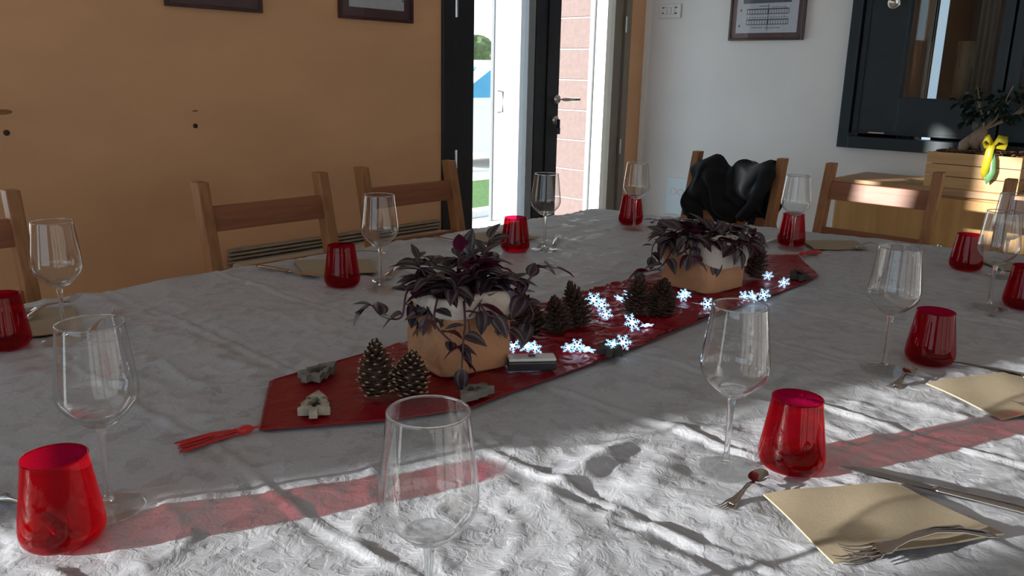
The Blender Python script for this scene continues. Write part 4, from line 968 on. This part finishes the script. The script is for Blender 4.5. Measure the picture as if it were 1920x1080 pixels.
pine_cone(tuple(az(764, 741, Zr)), .064, .033, -.1, .1, 'pale-tipped pine cone, right and shorter of the nearest pair', True, 5)
pine_cone((1.185, 1.030, Zr), .085, .036, .1, -.45, 'dark open pine cone right behind the nearer plant, leaning left', False, 6, 1.5)
pine_cone((1.225, .990, Zr), .062, .032, -.2, .1, 'dark pine cone in the middle of the central trio', False, 7, 1.2)
pine_cone((1.285, .985, Zr), .078, .034, -.1, .25, 'dark pine cone at the right of the central trio', False, 8, 1.4)
pine_cone((1.435, .955, Zr), .072, .034, .1, -.15, 'dark pine cone, left of the pair before the farther plant', False, 9, 1.4)
pine_cone((1.480, .925, Zr), .070, .034, -.1, .2, 'dark pine cone, right of the pair before the farther plant', False, 10, 1.4)
pine_cone((1.955, .945, Zr), .085, .030, .1, .1, 'dark pine cone right of the farther kraft bag pot', False, 11, 1.6)

# ---------------------------------------------------------------- small wooden tree ornaments lying flat
def ornament(c, rz, label, mat, s=1.0, tilt=(0, 0)):
    tree_o = [(0, -.004), (.006, -.004), (.006, .008), (.024, .008), (.015, .028), (.021, .028), (.011, .050), (.016, .050), (0, .080)]
    pts = tree_o + [(-x, y) for x, y in tree_o[::-1][1:-1]]
    cen = Vector((0, .033))
    inn = [((x - cen.x) * .52 + cen.x, (y - cen.y) * .52 + cen.y - .002) for x, y in pts]
    n_ = len(pts); th = .013; vs = [(x, y, z) for z in (0, th) for x, y in pts] + [(x, y, z) for z in (0, th) for x, y in inn]
    fs = []
    for i in range(n_):
        j = (i + 1) % n_
        fs += [(i, j, n_ + j, n_ + i), (2 * n_ + j, 2 * n_ + i, 3 * n_ + i, 3 * n_ + j), (n_ + i, n_ + j, 3 * n_ + j, 3 * n_ + i), (j, i, 2 * n_ + i, 2 * n_ + j)]
    r = empty('tree_ornament', (c[0], c[1], .7575), label, 'ornament', 'small wooden tree ornaments'); r.rotation_euler = (tilt[0], tilt[1], math.radians(rz)); r.scale = (s, s, s)
    MB().add([(x, y - .035, z) for x, y, z in vs], fs).build('outline', mat, r, bevel=.0006, seg=1)
    MB().prism([(x * .98, y - .035) for x, y in inn], .001, .003).build('backing', M['drift_side'], r)
ornament((.745, 1.112), -75, 'grey wooden tree ornament at the upper left corner of the runner', M['driftwood'])
ornament((.660, .998), -40, 'pale wooden tree ornament at the left tip of the runner', M['drift_pale'])
ornament((.865, .868), 110, 'weathered wooden tree ornament right of the nearest pine cones', M['driftwood'], 1.0, (.1, .1))
ornament((1.205, .850), -60, 'dark wooden tree ornament on the near runner edge by the lights', M['drift_side'], 1.0)
ornament((2.045, .868), -55, 'dark wooden tree ornament at the far right end of the runner', M['drift_side'], 1.05)

# battery box of the light string
bb = empty('battery_box', (1.030, .893, .757), 'clear and black battery box of the light string beside the kraft bag', 'battery box', rz=math.radians(-40))
MB().box(-.042, .042, -.016, .016, 0, .016).build('case', M['plastic_dark'], bb, bevel=.003, seg=2)
MB().box(-.041, .041, -.015, .015, .0165, .022).build('lid', M['plastic'], bb, bevel=.002, seg=2)
MB().box(-.006, .006, -.005, .005, .022, .025).build('switch', M['plastic_dark'], bb, bevel=.001, seg=1)

# ---------------------------------------------------------------- snowflake light string
ls = empty('light_string', (1.0, 1.0, .758), 'string of glowing blue-white snowflake lights along the runner', 'string lights')
flk = MB()
for k in range(6):
    a = k * PI / 3; ca, sa = math.cos(a), math.sin(a)
    flk.tube([(0, 0, 0), (.017 * ca, .017 * sa, 0)], [.0016, .0009], 5)
    for q, l_ in ((.007, .0055), (.012, .0042)):
        for s in (-1, 1): flk.tube([(q * ca, q * sa, 0), (q * ca + l_ * math.cos(a + s * .95), q * sa + l_ * math.sin(a + s * .95), 0)], [.0011, .0006], 4)
fo_ = flk.build('snowflake', M['led'], ls); cme = MB().lathe([(.0003, -.003), (.0028, -.002), (.0033, 0), (.0028, .003), (.0003, .0045)], 10).build('led', M['led_core'], fo_)
FL = [(940, 640, .02), (962, 648, .012), (988, 650, .012), (1003, 652, .01), (1066, 652, .012), (1082, 648, .012), (1100, 655, .01), (1150, 645, .014), (1168, 642, .01), (1113, 562, .022), (1128, 572, .014), (1136, 590, .010), (1178, 552, .018), (1185, 605, .020), (1213, 610, .010),
      (1279, 556, .014), (1286, 550, .02), (1327, 570, .014), (1396, 556, .010), (1412, 556, .012), (1432, 553, .014), (1440, 517, .012), (1470, 530, .012), (1162, 560, .012)]
wpts = []
for i, (u, v, dz) in enumerate(FL):
    p = az(u, v, .757 + dz)
    lo = p - Vector((1.0, 1.0, .758)); rot = Vector((-.62 + random.uniform(-.7, .7), -.50 + random.uniform(-.7, .7), .85)).to_track_quat('Z', 'Y').to_euler()
    if i == 0: o, c_ = fo_, cme
    else:
        o = fo_.copy(); COL.objects.link(o); o.parent = ls; c_ = cme.copy(); COL.objects.link(c_); c_.parent = o
    o.location = lo; o.rotation_euler = rot; s = 1.25 if i in (9, 13) else random.uniform(.85, 1.05); o.scale = (s, s, s)
    wpts.append(lo)
order = sorted(range(len(wpts)), key=lambda i: wpts[i].x + .2 * wpts[i].y)
wp_ = []
for a, b2_ in zip(order[:-1], order[1:]):
    A_, B_ = wpts[a], wpts[b2_]; wp_ += [A_ - Vector((0, 0, .003)), (A_ + B_) / 2 + Vector((random.uniform(-.015, .015), random.uniform(-.02, .02), random.uniform(-.004, .012)))]
MB().tube(wp_, .0007, 5).build('wire', M['wire'], ls, True)
